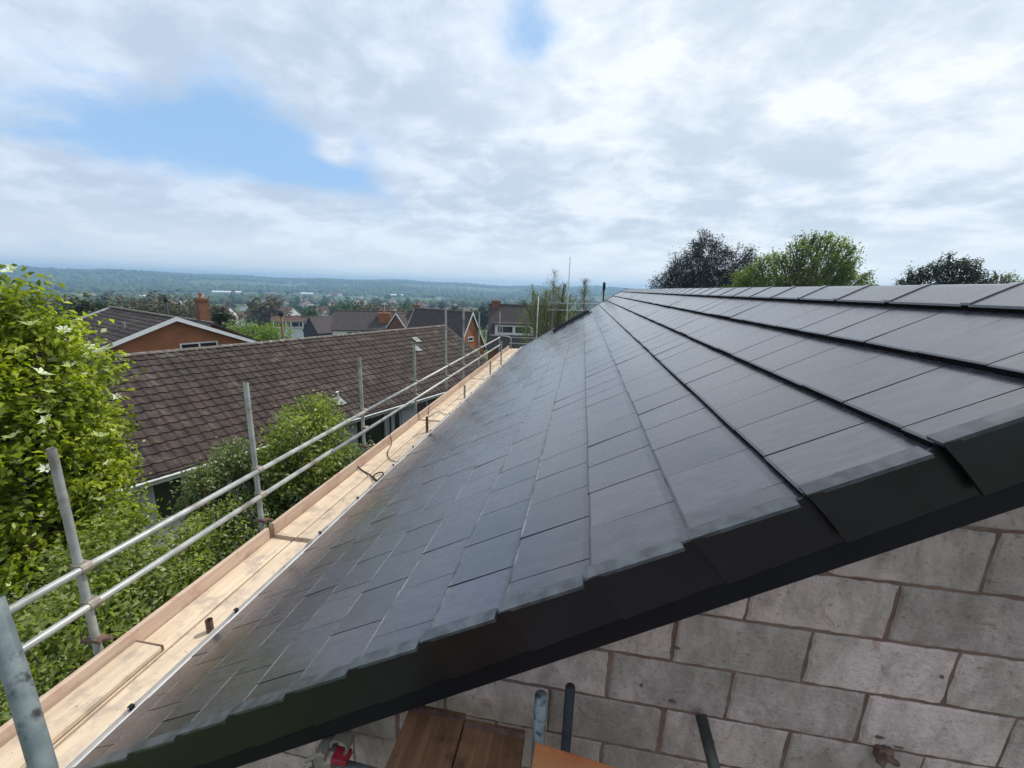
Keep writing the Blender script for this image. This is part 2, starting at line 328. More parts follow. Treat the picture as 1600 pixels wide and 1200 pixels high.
# ------------------------------------------------------------------ terrain and haze
GZ = -7.6
def ground(x, y):
    d = math.hypot(x, y); a = math.degrees(math.atan2(x, y))
    prof = [(0, GZ), (32, GZ), (48, -9.0), (75, -11.5), (150, -17.5), (330, -26), (550, -33), (950, -38), (1500, -37), (1900, -26), (2500, 0), (3000, 10), (3600, 12), (4400, -20), (4600, -30)]
    z = prof[-1][1]
    for (d0, z0), (d1, z1) in zip(prof, prof[1:]):
        if d <= d1:
            k = (d - d0) / (d1 - d0); k = k * k * (3 - 2 * k); z = z0 + (z1 - z0) * k; break
    if d > 1400:
        kk = min(1, (d - 1400) / 900)
        z += kk * (5 * math.sin(a * .23 + 1) + 3 * math.sin(a * .71) + 3 * math.sin(d * .0045 + a * .3) - (0.35 * (a + 56) * .12))
    if a > 0 and d < 800: z += 0
    return z
def build_terrain():
    ds = [0.0] + list(np.geomspace(4, 4550, 110)); na = 240
    vs = [(0, 0, GZ)]; fs = []
    for d in ds[1:]:
        for k in range(na):
            a = 2 * math.pi * k / na; x, y = math.sin(a) * d, math.cos(a) * d; vs.append((x, y, ground(x, y)))
    for k in range(na): fs.append((0, 1 + (k + 1) % na, 1 + k))
    for i in range(len(ds) - 2):
        o = 1 + i * na
        for k in range(na): fs.append((o + k, o + (k + 1) % na, o + na + (k + 1) % na, o + na + k))
    m, t, b = base_mat('ground_cover', 0.95, 0, 0.1)
    g = N_(t, 'ShaderNodeNewGeometry')
    f = noise(t, g.outputs['Position'], 0.006, 5, 0.6); f2 = noise(t, g.outputs['Position'], 0.03, 6, 0.65); f3 = noise(t, g.outputs['Position'], 2.0, 5)
    c = mixc(t, smooth(t, f2, 0.4, 0.6), (0.05, 0.085, 0.028), (0.10, 0.13, 0.045))
    c = mixc(t, smooth(t, f, 0.52, 0.6), c, (0.14, 0.19, 0.06)); c = mixc(t, smooth(t, f3, 0.4, 0.7, 0, .5), c, (0.05, 0.06, 0.025))
    sx = N_(t, 'ShaderNodeSeparateXYZ'); t.links.new(g.outputs['Position'], sx.inputs[0])
    nr = mth(t, 'MULTIPLY', smooth(t, sx.outputs[0], -3.2, -2.9), mth(t, 'MULTIPLY', smooth(t, sx.outputs[0], 19.0, 21.4, 1, 0), smooth(t, sx.outputs[1], 22, 22.5, 1, 0)))
    nr = mth(t, 'MULTIPLY', nr, smooth(t, sx.outputs[1], -70, -60)); c = mixc(t, nr, c, mixc(t, f3, (0.12, 0.10, 0.10), (0.17, 0.15, 0.15)))
    t.links.new(c, b.inputs['Base Color'])
    o = MB().add(vs, fs).build('ground', m, smooth_=True); tag(o, kind='structure')
build_terrain()
def build_haze():
    m = bpy.data.materials.new('haze'); m.use_nodes = True; t = m.node_tree; t.nodes.clear()
    o_ = N_(t, 'ShaderNodeOutputMaterial'); v = N_(t, 'ShaderNodeVolumePrincipled')
    v.inputs['Color'].default_value = (0.44, 0.72, 1.0, 1); v.inputs['Density'].default_value = 0.00040; v.inputs['Anisotropy'].default_value = 0.2
    t.links.new(v.outputs[0], o_.inputs['Volume'])
    MBx = MB().box((-4600, -4600, -115), (4600, 4600, 60)); o = MBx.build('haze', m); tag(o, kind='stuff')
    o.visible_shadow = True
build_haze()

# ------------------------------------------------------------------ foliage generators
def leaves(clumps, n, size, seed, flat=0.45, aspect=0.5, twig=0.13, subs=14, shell=0.5, sizevar=0.35):
    rg = np.random.default_rng(seed); ws = np.array([c[3] * c[4] + c[4] * c[5] + c[3] * c[5] for c in clumps], float); ws /= ws.sum()
    P = []; O = []
    for c, wt in zip(clumps, ws):
        k = max(8, int(n * wt)); ns = max(3, int(k / subs))
        d = rg.normal(size=(ns, 3)); d /= np.linalg.norm(d, axis=1)[:, None]
        rad = (shell + (1 - shell) * rg.random(ns)) * (0.92 + 0.22 * rg.random(ns))
        cen = np.array(c[:3]) + d * rad[:, None] * np.array(c[3:6])
        idx = rg.integers(0, ns, k); p = cen[idx] + rg.normal(size=(k, 3)) * twig * np.array([1, 1, .8])
        P.append(p); O.append(d[idx])
    P = np.concatenate(P); O = np.concatenate(O); k = len(P)
    nrm = O * 0.5 + rg.normal(size=(k, 3)) * 0.55 + np.array([0, 0, flat]); nrm /= np.linalg.norm(nrm, axis=1)[:, None]
    ax = rg.normal(size=(k, 3)) + O * 0.6; ax -= nrm * (ax * nrm).sum(1)[:, None]; ax /= np.linalg.norm(ax, axis=1)[:, None]
    sd_ = np.cross(nrm, ax); sz = size * (1 - sizevar + 2 * sizevar * rg.random(k))[:, None]
    droop = nrm * sz * 0.12
    V = np.stack([P - ax * sz * .5, P + sd_ * sz * aspect * .5 + droop, P + ax * sz * .5 - droop, P - sd_ * sz * aspect * .5 + droop], 1).reshape(-1, 3)
    return V, np.arange(4 * k).reshape(-1, 4)
def branches(base, clumps, r0, seed, twigs=3, lean=(0, 0), fork=0.45):
    rg = random.Random(seed); mb = MB(); b = Vector(base); top = sum((Vector(c[:3]) for c in clumps), Vector()) / len(clumps)
    f = b.lerp(top, fork); f.x += lean[0]; f.y += lean[1]
    mb.tube([b, b.lerp(f, .5) + Vector((rg.uniform(-.05, .05), rg.uniform(-.05, .05), 0)), f], [r0, r0 * .8, r0 * .65], 9)
    for c in clumps:
        e = Vector(c[:3]); m_ = f.lerp(e, .5) + Vector((rg.uniform(-.1, .1), rg.uniform(-.1, .1), rg.uniform(0, .15))) * (e - f).length
        mb.tube([f, m_, e], [r0 * .5, r0 * .3, r0 * .16], 6)
        for _ in range(twigs):
            d = Vector((rg.gauss(0, 1), rg.gauss(0, 1), rg.gauss(.3, .8))).normalized(); q = e + Vector((d.x * c[3], d.y * c[4], d.z * c[5])) * .85
            mb.tube([m_.lerp(e, rg.random()), e.lerp(q, .5) + Vector((0, 0, .04)), q], [r0 * .2, r0 * .12, r0 * .04], 5)
    return mb
def plant(name, label, cat, base, clumps, n, size, mleaf, seed, r0=.08, mbark=None, group=None, stemname='trunk', **k):
    t = thing(name, label, cat, base, 0, group); b = Vector(base)
    cl = [(c[0] - b.x, c[1] - b.y, c[2] - b.z, *c[3:]) for c in clumps]
    tw = k.pop('twigs', 3); fk = k.pop('fork', .45)
    branches((0, 0, 0), cl, r0, seed, tw, fork=fk).build(stemname, mbark or M_BARK, t, smooth_=True)
    V, Fc = leaves(cl, n, size, seed, **k); mk(V, Fc, 'crown' if stemname == 'trunk' else 'foliage', mleaf, t)
    return t

# ------------------------------------------------------------------ the re-roofed house
def build_house():
    H = thing('brick_and_block_house', 'large dark slate roof sloping to the gutter, black verge and bare block gable wall below', 'house', rp(0, 9, 0) + Vector((0, 0, 0)) * 0)
    H.location = (0, 0, 0)
    rg = random.Random(3)
    Y0, Y1 = 1.232, 18.2; G = .345; W = .293; LIP = .036; TT = .026
    tails = [.966 - G * k for k in range(13)] + [-3.40]
    tails = [1.311] + tails            # the top one runs in under the ridge
    mb = MB()
    for ci, s0 in enumerate(tails):
        s1 = tails[ci - 1] + .03 if ci else 1.52
        L = s1 - s0; off = (W / 2 if ci % 2 else 0) + .17
        y = Y0 - off
        while y < Y1:
            a, b_ = max(y + .0026, Y0), min(y + W - .0026, Y1); y += W
            if b_ - a < .02: continue
            h0 = LIP + rg.uniform(-.0022, .0022); h1 = LIP * .22 ; tw = rg.uniform(-.0015, .0015)
            j = rg.uniform(-.003, .003)
            ch = .0055
            pts = []
            for (yy, sg) in ((a, 1), (b_, -1)):
                pts.append([(s0 + j, yy, h0 - TT), (s0 + j, yy, h0 - .0025 + tw * sg), (s0 + j + .005, yy, h0 + tw * sg), (s0 + j + (.010 if s0 > -.7 else .015), yy, h0 - .0003 + tw * sg), (s1, yy, h1 + tw * sg * .3), (s1, yy, h1 - TT)])
            vs = [rp(*p) for q in pts for p in q]
            mb.add(vs, [(0, 1, 2, 3, 4, 5), (11, 10, 9, 8, 7, 6)] + [((i + 1) % 6, i, 6 + i, 6 + (i + 1) % 6) for i in range(6)])
            mb.m[-4] = 1 if s0 > -.7 else 3; mb.m[-6] = 2  # painted highlight strip on the arris, painted shade on the butt
    roof = mb.build('roof_covering', [M_SLATE, M_GLINT_FAINT, M_BUTT_SHADE, M_GLINT], H)
    # felt sheet under the slates, and the other slope
    u = MB(); u.prism([rp(-3.42, Y0, -.03), rp(1.5, Y0, -.03), rp(1.5, Y0, -.05), rp(-3.42, Y0, -.05)], (0, Y1 - Y0, 0)); u.build('underlay', M_DARK, roof)
    apx = rp(1.50, 0, 0); 
    o = MB(); nx = Vector((math.cos(TH), 0, -math.sin(TH)))
    a = apx + Vector((0, Y0, 0)); o.prism([a, a + nx * 4.9, a + nx * 4.9 - Vector((0, 0, .05)), a - Vector((0, 0, .05))], (0, Y1 - Y0, 0)); o.build('roof_slope', M_SLATE, H)
    # ridge tiles: angular, each with a raised rounded apex and a deep lip
    PR = .452; ys = 1.20; n = int((Y1 - ys) / PR) + 1; off = (2.02 - ys) % PR; proto = None
    for i in range(-1, n):
        y0 = ys + off + i * PR; y1 = y0 + PR - .004
        if y1 > Y1 + .05: break
        y0c = max(y0, 1.20); y0c = min(y0c, y1 - .02)
        prof = [(1.300, -.02), (1.298, .030), (1.304, .038), (1.46, .030), (1.480, .028), (1.4945, .021)]
        mbr = MB(); pr = [rp(s, 0, h) for s, h in prof]; cx = apx.x + .0
        full = [Vector((p.x, 0, p.z)) for p in pr] + [Vector((2 * cx - p.x, 0, p.z)) for p in reversed(pr)]
        lipf = []
        for (ya, yb, g) in ((y0c, y1 - .03, 0.0), (y1 - .034, y1 + .012, .006)):
            vs = [Vector((p.x, ya, p.z + g)) for p in full] + [Vector((p.x, yb, p.z + g)) for p in full]; m_ = len(full)
            fs = [(k + 1, k, m_ + k, m_ + k + 1) for k in range(m_ - 1)] + [tuple(range(m_)), tuple(range(2 * m_ - 1, m_ - 1, -1))]
            lipf += [len(mbr.f)]; mbr.add(vs, fs)
        for q_ in lipf: mbr.m[q_] = 1  # lower lip faces get the painted shade too
        mbr.build('ridge_tile', [M_RIDGE, M_BUTT_SHADE], H)
    # verge units: one per course, lip on top, deep face with a bowed overlapping joint
    for (yv, sg, lipw) in ((Y0, -1, .021), (Y1, 1, .16)):
        for ci, s0 in enumerate(tails):
            s1 = (tails[ci - 1] if ci else 1.56)
            t0, t1 = LIP + .005, .021
            v = MB(); d = sg
            # face outline, lower joint edge bowed
            arc = [(s0 + .012 * math.sin(math.pi * q) + .035 * q * q, t0 - .175 * q) for q in [i / 6 for i in range(7)]]
            o0, o1 = .036, .004
            fr = [(s, h) for s, h in arc] + [(s1 + .06, t1 - .172), (s1 + .02, t1)]
            outer = []; inner = []
            for k, (s, h) in enumerate(fr):
                oo = o0 if k <= 6 else o1
                outer.append(rp(s, yv + d * oo, h)); inner.append(rp(s, yv + d * (oo - .012), h))
            n_ = len(fr); v.add(outer + inner, [tuple(range(n_)) if d < 0 else tuple(range(n_ - 1, -1, -1)), tuple(range(2 * n_ - 1, n_ - 1, -1)) if d < 0 else tuple(range(n_, 2 * n_))] + [((i + 1) % n_, i, n_ + i, n_ + (i + 1) % n_) for i in range(n_)])
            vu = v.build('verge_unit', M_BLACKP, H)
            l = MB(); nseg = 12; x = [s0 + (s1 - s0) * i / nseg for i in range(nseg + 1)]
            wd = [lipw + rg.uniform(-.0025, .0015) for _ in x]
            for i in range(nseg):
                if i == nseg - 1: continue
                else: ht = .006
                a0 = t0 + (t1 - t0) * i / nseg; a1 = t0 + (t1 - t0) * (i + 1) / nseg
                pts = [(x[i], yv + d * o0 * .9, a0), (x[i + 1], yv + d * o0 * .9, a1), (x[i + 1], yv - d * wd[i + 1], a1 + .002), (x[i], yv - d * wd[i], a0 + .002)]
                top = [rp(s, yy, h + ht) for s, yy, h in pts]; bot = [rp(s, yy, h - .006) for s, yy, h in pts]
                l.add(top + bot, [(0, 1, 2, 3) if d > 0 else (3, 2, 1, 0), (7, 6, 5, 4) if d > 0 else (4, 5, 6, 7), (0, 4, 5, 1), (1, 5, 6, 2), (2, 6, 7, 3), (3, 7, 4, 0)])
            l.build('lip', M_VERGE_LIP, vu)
        bb = MB(); bb.prism([rp(-3.5, yv + sg * -.004, -.10), rp(1.53, yv + sg * -.004, -.10), rp(1.53, yv + sg * -.004, -.235), rp(-3.5, yv + sg * -.004, -.235)], (0, -sg * .022, 0))
        bb.prism([(2 * apx.x + .03 - p.x, p.y, p.z) for p in (rp(-3.5, yv + sg * .004, .03), rp(1.515, yv + sg * .004, .03), rp(1.515, yv + sg * .004, -.235), rp(-3.5, yv + sg * .004, -.235))], (0, -sg * .03, 0))
        bb.build('bargeboard', M_NAVY, H)
    sf = MB(); sf.prism([rp(-3.45, Y0 + .02, -.21), rp(1.5, Y0 + .02, -.21), rp(1.5, Y0 + .02, -.225), rp(-3.45, Y0 + .02, -.225)], (0, .15, 0)); sf.build('soffit', M_NAVY, H)
    # fascia and gutter along the eave
    E = rp(-3.40, 0, 0)
    fa = MB(); fa.box((E.x - .01, Y0, E.z - .22), (E.x + .012, Y1, E.z - .02)); fa.build('fascia', M_NAVY, H)
    gt = MB(); pr = [(E.x - .008 - .048 + .048 * math.cos(q), E.z - .030 + .058 * math.sin(q)) for q in [math.pi + math.pi * i / 8 for i in range(9)]]
    pr = [(pr[0][0] - .006, pr[0][1] + .018), (pr[0][0], pr[0][1] + .018)] + pr + [(pr[-1][0], pr[-1][1] + .01)]
    inn = [(x + .004 * (1 if i < 6 else -1), z + .005) for i, (x, z) in enumerate(pr)]
    loop = pr + inn[::-1]; gt.prism([(x, Y0 - .03, z) for x, z in loop], (0, Y1 - Y0 + .06, 0))
    gm = gt.build('gutter', M_GUT, H)
    # eave strip (bright folded metal over the gutter edge)
    es = MB(); es.prism([rp(-3.416, Y0, .010), rp(-3.416, Y0, .040), rp(-3.402, Y0, .040), rp(-3.402, Y0, .010)], (0, Y1 - Y0, 0)); es.build('eave_strip', M_STRIP, H)
    rgc = random.Random(8); y = 1.6
    while y < 17: 
        c = MB(); c.box((E.x - .116, y, E.z - .030), (E.x - .092, y + .025, E.z - .004)); c.build('gutter_clip', M_DARK, gm); y += rgc.uniform(.7, 1.1)
    # gable wall of concrete blocks
    YW = 1.389; bw, bh, jt = .44, .215, .012; courses = []; g = MB(); mo = MB()
    zt = 0.35; zz = -0.9195 + 6 * (bh + jt) * 0; k0 = -7
    for r in range(-30, 6):
        z0 = -0.913 + r * (bh + jt); 
        xo = (.225 if r % 2 else 0) - .016
        for c in range(-8, 14):
            x0 = xo + c * (bw + jt) + rg.uniform(-.004, .004); x1 = x0 + bw
            xm0, xm1 = x0, x1
            def ztop(x): 
                xx = x if x < apx.x else 2 * apx.x - x
                return (xx * math.sin(TH) - (DD + .03)) / math.cos(TH) if False else (xx * math.tan(TH) - (DD + .12) / math.cos(TH))
            # clip block by the slopes
            poly = [(x0, z0), (x1, z0)]
            zt1, zt0 = min(z0 + bh, ztop(x1)), min(z0 + bh, ztop(x0))
            if min(zt1, zt0) < z0 + .012: continue
            if x1 < -2.15 or x0 > 5.2: continue
            e = .004; dy = rg.uniform(-.0025, .0025)
            q4 = [(x0, z0), (x1, z0), (x1, max(zt1, z0 + .005)), (x0, max(zt0, z0 + .005))]
            q = []
            for i4 in range(4):
                (ax_, az_), (bx_, bz_) = q4[i4], q4[(i4 + 1) % 4]; ns_ = max(2, int(math.hypot(bx_ - ax_, bz_ - az_) / .028))
                for k4 in range(ns_):
                    k_ = k4 / ns_; jj = .0028 if k4 else .005
                    q.append((ax_ + (bx_ - ax_) * k_ + rg.uniform(-jj, jj), az_ + (bz_ - az_) * k_ + rg.uniform(-jj, jj)))
            mx_, mz_ = (x0 + x1) / 2, (z0 + max(zt0, zt1)) / 2; nq = len(q)
            ins = [(x + (mx_ - x) * .02 + (e if x < mx_ else -e), z + (mz_ - z) * .03 + (e if z < mz_ else -e)) for x, z in q]
            vs = [(x, YW + dy, z) for x, z in ins] + [(x, YW + .006 + dy, z) for x, z in q] + [(x, YW + .1, z) for x, z in q]
            g.add(vs, [tuple(range(nq))] + [(i, nq + i, nq + (i + 1) % nq, (i + 1) % nq) for i in range(nq)] + [(nq + i, 2 * nq + i, 2 * nq + (i + 1) % nq, nq + (i + 1) % nq) for i in range(nq)])
    A = rp(-2.95, 0, -.16); 
    hg = random.Random(12)
    gw = mo.prism([(-2.13, YW + .007, -7.6), (5.3, YW + .007, -7.6), (5.3, YW + .007, -1.6), (apx.x, YW + .007, rp(1.5, 0, -.2).z), (-2.13, YW + .007, rp(-2.8, 0, -.2).z)], (0, .09, 0)).build('gable_wall', M_MORTAR, H)
    g.build('blockwork', M_BLOCK, gw)
    for (hx, hz, hw_, hh_) in ((.451, -1.551, .016, .007), (1.171, -1.545, .017, .008), (1.235, -1.575, .022, .004), (.33, -1.50, .006, .008), (.44, -1.30, .01, .006), (.62, -1.71, .008, .006), (1.30, -1.25, .007, .007)):
        h = MB(); n_ = 14; pts = [(hx + hw_ * math.cos(2 * math.pi * k / n_) * hg.uniform(.6, 1.25), YW - .0045, hz + hh_ * math.sin(2 * math.pi * k / n_) * hg.uniform(.6, 1.3)) for k in range(n_)]
        h.prism(pts, (0, .004, 0)); h.build('dark_spot', M_BARK, gw)  # thin dark brown patches on the block faces
    sw = MB(); sw.box((-2.14, YW + .1, -7.6), (-2.04, Y1 - .15, -2.75)); sw.box((5.2, YW + .1, -7.6), (5.3, Y1 - .15, -2.75)); sw.build('side_wall', M_BRICKD, H)
    fw = MB(); fw.prism([(-2.13, Y1 - .15, -7.6), (5.3, Y1 - .15, -7.6), (5.3, Y1 - .15, -1.8), (apx.x, Y1 - .15, rp(1.5, 0, -.2).z), (-2.13, Y1 - .15, rp(-2.8, 0, -.2).z)], (0, -.1, 0)); fw.build('end_wall', M_BRICKD, H)
    # roof window near the far end
    rw = MB(); s0, s1, y0, y1 = -1.65, -.15, 15.4, 16.3
    def ring(mbx, s0, s1, y0, y1, h0, h1, wd):
        for (a, b_, c, d) in ((s0, s0 + wd, y0, y1), (s1 - wd, s1, y0, y1), (s0 + wd, s1 - wd, y0, y0 + wd), (s0 + wd, s1 - wd, y1 - wd, y1)):
            mbx.prism([rp(a, c, h0), rp(b_, c, h0), rp(b_, d, h0), rp(a, d, h0)], NS * (h1 - h0))
    ring(rw, s0, s1, y0, y1, 0, .14, .07); fr = rw.build('roof_window', M_BLACKP, H)
    gl = MB(); gl.prism([rp(s0 + .07, y0 + .07, .10), rp(s1 - .07, y0 + .07, .10), rp(s1 - .07, y1 - .07, .10), rp(s0 + .07, y1 - .07, .10)], NS * .01); gl.build('pane', M_GLASS, fr)
    ap = MB(); ring(ap, s0 - .07, s1 + .07, y0 - .07, y1 + .07, .03, .05, .07); ap.build('flashing', M_LEAD, fr)
build_house()
# small sliver of a slate offcut lip left at random is part of the roof mesh

# ------------------------------------------------------------------ scaffold along the eave
PX = -3.06; ZB = -2.56
def coupler(parent, x, y, z, m=M_COUP):
    c = MB(); c.box((x - .012, y - .036, z - .030), (x + .052, y + .036, z + .030)); 
    c.tube([(x, y, z - .032), (x, y, z + .032)], .034, 10); c.tube([(x + .045, y - .03, z), (x + .045, y + .03, z)], .033, 10)
    c.tube([(x - .01, y + .036, z), (x + .03, y + .075, z + .004)], .008, 6); c.tube([(x + .03, y + .07, z + .004), (x + .034, y + .085, z + .004)], .013, 6)
    c.build('coupler', m, parent)
def build_scaffold():
    S = thing('tube_scaffold', 'galvanised tube scaffold with two guard rails along the slate roof gutter', 'scaffold', (PX, 9, GZ))
    S.location = (0, 0, 0)
    posts = [(1.87, -1.035, 0), (3.38, -.96, 0), (5.47, -1.04, 0), (7.48, -1.11, 0), (9.39, -.49, 0), (10.88, -.58, 0), (12.64, -.75, 0), (16.0, -.92, 0)]
    for i, (y, zt, _) in enumerate(posts):
        lean = (.0, -.01, .015, 0, .01, 0, -.01, 0)[i]
        m = M_GALV
        s = MB(); 
        xx = PX - .045
        s.tube([(xx + lean, y, GZ), (xx, y, ZB), (xx - lean * .3, y, zt)],   .0242, 14, cap=False)
        s.tube([(xx - lean * .3, y, zt), (xx - lean * .3, y, zt - .2)], .0195, 12, cap=False)
        st = s.build('standard', m, S, smooth_=True)
        for zr in (-1.853, -2.125):
            if zr < zt: coupler(st, xx, y, zr)
        if i in (0, 1, 2): 
            b = MB(); b.box((xx - .05, y - .03, ZB + .14), (xx + .07, y + .03, ZB + .165)); b.tube([(xx - .06, y - .04, ZB + .15), (xx + .11, y + .02, ZB + .155)], .014, 7); b.build('bracket', M_RUST, st)
    r1 = MB(); r1.tube([(PX + .005, -1.2, -1.853), (PX + .005, 5.5, -1.853)], .0242, 14); r1.tube([(PX + .005, 5.48, -1.853), (PX, 15.9, -1.90)], .0238, 14); r1.build('guard_rail', M_GALV, S, smooth_=True)
    r2 = MB(); r2.tube([(PX + .005, -1.2, -2.125), (PX + .005, 4.6, -2.125)], .0242, 14); r2.tube([(PX + .03, 4.55, -2.125), (PX, 16.2, -2.20)], .0238, 14); r2.build('guard_rail', M_GALV, S, smooth_=True)
    pl = MB(); pl.tube([(-1.14, .52, -2.1), (-1.30, .62, -1.265), (-1.384, .66, -1.062), (-1.472, .696, -.840)], .0242, 18, cap=False); pl.tube([(-1.472, .696, -.840), (-1.45, .687, -.93)], .0200, 16, cap=False); po = pl.build('leaning_tube', M_GALVB, smooth_=True); tag(po, 'thick blue grey weathered tube leaning in the bottom left corner, nearest the camera', 'tube')
    # inner standards poking up beside the gutter
    for (y, zt) in ((2.2, -2.46), (6.67, -2.27), (9.1, -2.25), (11.9, -2.16), (13.6, -1.75)):
        s = MB(); s.tube([(-2.562, y, GZ), (-2.562, y, zt)], .0242, 12, cap=False); s.tube([(-2.562, y, zt), (-2.562, y, zt - .1)], .019, 10, cap=False); s.tube([(-2.562, y, zt - .1), (-2.562, y, zt - .105)], .019, 10)
        s.build('inner_standard', M_RUST if y < 8 else M_GALV, S, smooth_=True)
    for y in (1.6, 2.75, 4.2, 5.6, 7.4, 9.5, 11.0, 12.8, 14.6, 16.1):
        s = MB(); s.tube([(-3.2, y, ZB - .065), (-2.2, y, ZB - .065)], .0242, 10); s.build('transom', M_GALV, S, smooth_=True)
    # far end: return rails across the end gable
    for (y, x, zt) in ((18.9, -.62, 1.36), (19.0, -1.95, -.35), (18.9, .85, .0)):
        s = MB(); s.tube([(x, y, GZ), (x, y, zt)], .024, 10); s.build('standard', M_GALV, S, smooth_=True)
    for z in (-.62, -.92, -2.25, -2.52):
        s = MB(); x0, x1 = (-1.5, 2.2) if z > -1.5 else (-3.2, -1.0)
        s.tube([(x0, 18.93, z), (x1, 18.93, z + .03)], .024, 10); s.build('guard_rail', M_GALV, S, smooth_=True)
    s = MB(); s.tube([(-3.7, 16.9, -1.95), (-2.9, 16.95, -1.98), (-2.8, 16.95, -2.05), (-2.78, 16.95, -2.5)], .024, 8); s.build('brace', M_GALV, S, smooth_=True)
build_scaffold()
tag(MB().tube([(.90, 18.95, -1.5), (.90, 18.95, -.05), (.905, 18.95, .02)], .045, 8).tube([(.905, 18.95, .02), (.905, 18.95, .30), (.90, 18.95, .36)], [.062, .062, .03], 8).build('flue_pipe', [M_BLACKC], smooth_=True),
    'thin dark pipe with a rounded cap sticking up past the far end of the ridge', 'pipe')

# boards: three rows by five lengths, laid end to end; toe boards on edge
WHERE = ['nearest the camera', 'second length from the camera', 'third length from the camera', 'fourth length from the camera', 'farthest length by the end rail']
YB = [(-1.0, 3.33), (3.36, 7.3), (7.33, 11.2), (11.23, 14.4), (14.43, 17.6)]
def board(name, label, cat, x0, x1, y0, y1, z0, z1, mt, group, sag=0.0, warp=0.0, seed=0, irons=True):
    rg = random.Random(seed); n = 10; mb = MB(); rings = []
    e = .004
    for i in range(n + 1):
        k = i / n; y = y0 + (y1 - y0) * k; dz = -sag * math.sin(math.pi * k) + rg.uniform(-.001, .001); dx = warp * math.sin(math.pi * k)
        rings.append([(x0 + dx, y, z0 + dz + e), (x0 + dx + e, y, z0 + dz), (x1 + dx - e, y, z0 + dz), (x1 + dx, y, z0 + dz + e), (x1 + dx, y, z1 + dz - e), (x1 + dx - e, y, z1 + dz), (x0 + dx + e, y, z1 + dz), (x0 + dx, y, z1 + dz - e)])
    vs = [p for r in rings for p in r]; fs = [tuple(range(7, -1, -1)), tuple(range(n * 8, n * 8 + 8))]
    for i in range(n):
        for k in range(8): fs.append((i * 8 + k, i * 8 + (k + 1) % 8, (i + 1) * 8 + (k + 1) % 8, (i + 1) * 8 + k))
    cx, cy = (x0 + x1) / 2, (y0 + y1) / 2
    t = thing(name, label, cat, (cx, cy, z0), 0, group)
    mb.v = [(x - cx, y - cy, z - z0) for x, y, z in mb.v]
    mb.add([(x - cx, y - cy, z - z0) for x, y, z in vs], fs); mb.build('plank', mt, t)
    if irons:
        for yy in (y0 + .003, y1 - .017):
            b = MB(); b.box((x0 - .0015 - cx, yy - cy, -.0015), (x1 + .0015 - cx, yy + .014 - cy, z1 - z0 + .0015)); b.build('end_band', M_RUST, t)
    return t
rows = [('outer', -2.955, -2.732), ('inner', -2.712, -2.545)]
for bi, (y0, y1) in enumerate(YB):
    for ri, (rn, x0, x1) in enumerate(rows):
        jog = (.0, .0, .0)[ri] if bi == 0 else random.Random(bi * 7 + ri).uniform(-.0, .0)
        board('scaffold_board', '%s pale walkway board, %s' % (rn, WHERE[bi]), 'scaffold board', x0, x1, y0 + .004 * ri, y1, ZB - .038, ZB + (.0, .003, -.012)[ri], M_BOARD, 'boards of the scaffold walkway', sag=.006, warp=(.0, .004, 0)[ri], seed=bi * 10 + ri)
    board('toe_board', 'pinkish toe board standing on edge outside the walkway, %s' % WHERE[bi], 'toe board', -3.005, -2.967, y0, y1, ZB - .03, ZB + (.115, .125, .12, .12, .12)[bi], M_TOE, 'toe boards along the walkway', seed=bi + 50, irons=bi < 2)
board('lapped_board', 'short board lying on top of the outer walkway board at the near end', 'scaffold board', -2.95, -2.735, -1.0, 2.0, ZB + .004, ZB + .042, M_BOARD, None, seed=91)  # its dark end bands also stand in for the shadow at the end
# cables on the walkway
def cable(name, label, pts, r, m):
    P_ = []
    n = len(pts)
    for i in range(n - 1):
        p0, p1, p2, p3 = (Vector(pts[max(i - 1, 0)]), Vector(pts[i]), Vector(pts[i + 1]), Vector(pts[min(i + 2, n - 1)]))
        for k in range(6):
            t = k / 6; P_.append(.5 * ((2 * p1) + (-p0 + p2) * t + (2 * p0 - 5 * p1 + 4 * p2 - p3) * t * t + (-p0 + 3 * p1 - 3 * p2 + p3) * t ** 3))
    P_.append(Vector(pts[-1])); o = MB().tube(P_, r, 6).build(name, m, smooth_=True); tag(o, label, 'cable'); return o
cable('cable', 'dark cable with a small coil at its end lying straight across the walkway', [(-3.06, 5.05, ZB + .16), (-2.94, 5.02, ZB + .012), (-2.7, 4.86, ZB + .012), (-2.52, 4.72, ZB + .014), (-2.50, 4.74, ZB + .03), (-2.50, 4.86, ZB + .03), (-2.56, 4.93, ZB + .03), (-2.62, 4.84, ZB + .03), (-2.56, 4.72, ZB + .03), (-2.47, 4.66, ZB + .03)], .009, M_DARK)
cable('cable', 'thin looped wire drooping over the toe board and curving across the walkway', [(-3.0, 6.1, ZB + .19), (-2.92, 6.0, ZB + .012), (-2.82, 5.65, ZB + .010), (-2.66, 5.4, ZB + .010), (-2.48, 5.35, ZB + .012), (-2.38, 5.45, ZB + .015)], .006, M_DARK)
cable('cable', 'short loose wire on the walkway beyond the coil', [(-2.98, 7.9, ZB + .15), (-2.92, 7.7, ZB + .012), (-2.85, 7.5, ZB + .01), (-2.8, 7.9, ZB + .01), (-2.6, 7.75, ZB + .01), (-2.44, 7.85, ZB + .012)], .005, M_DARK)

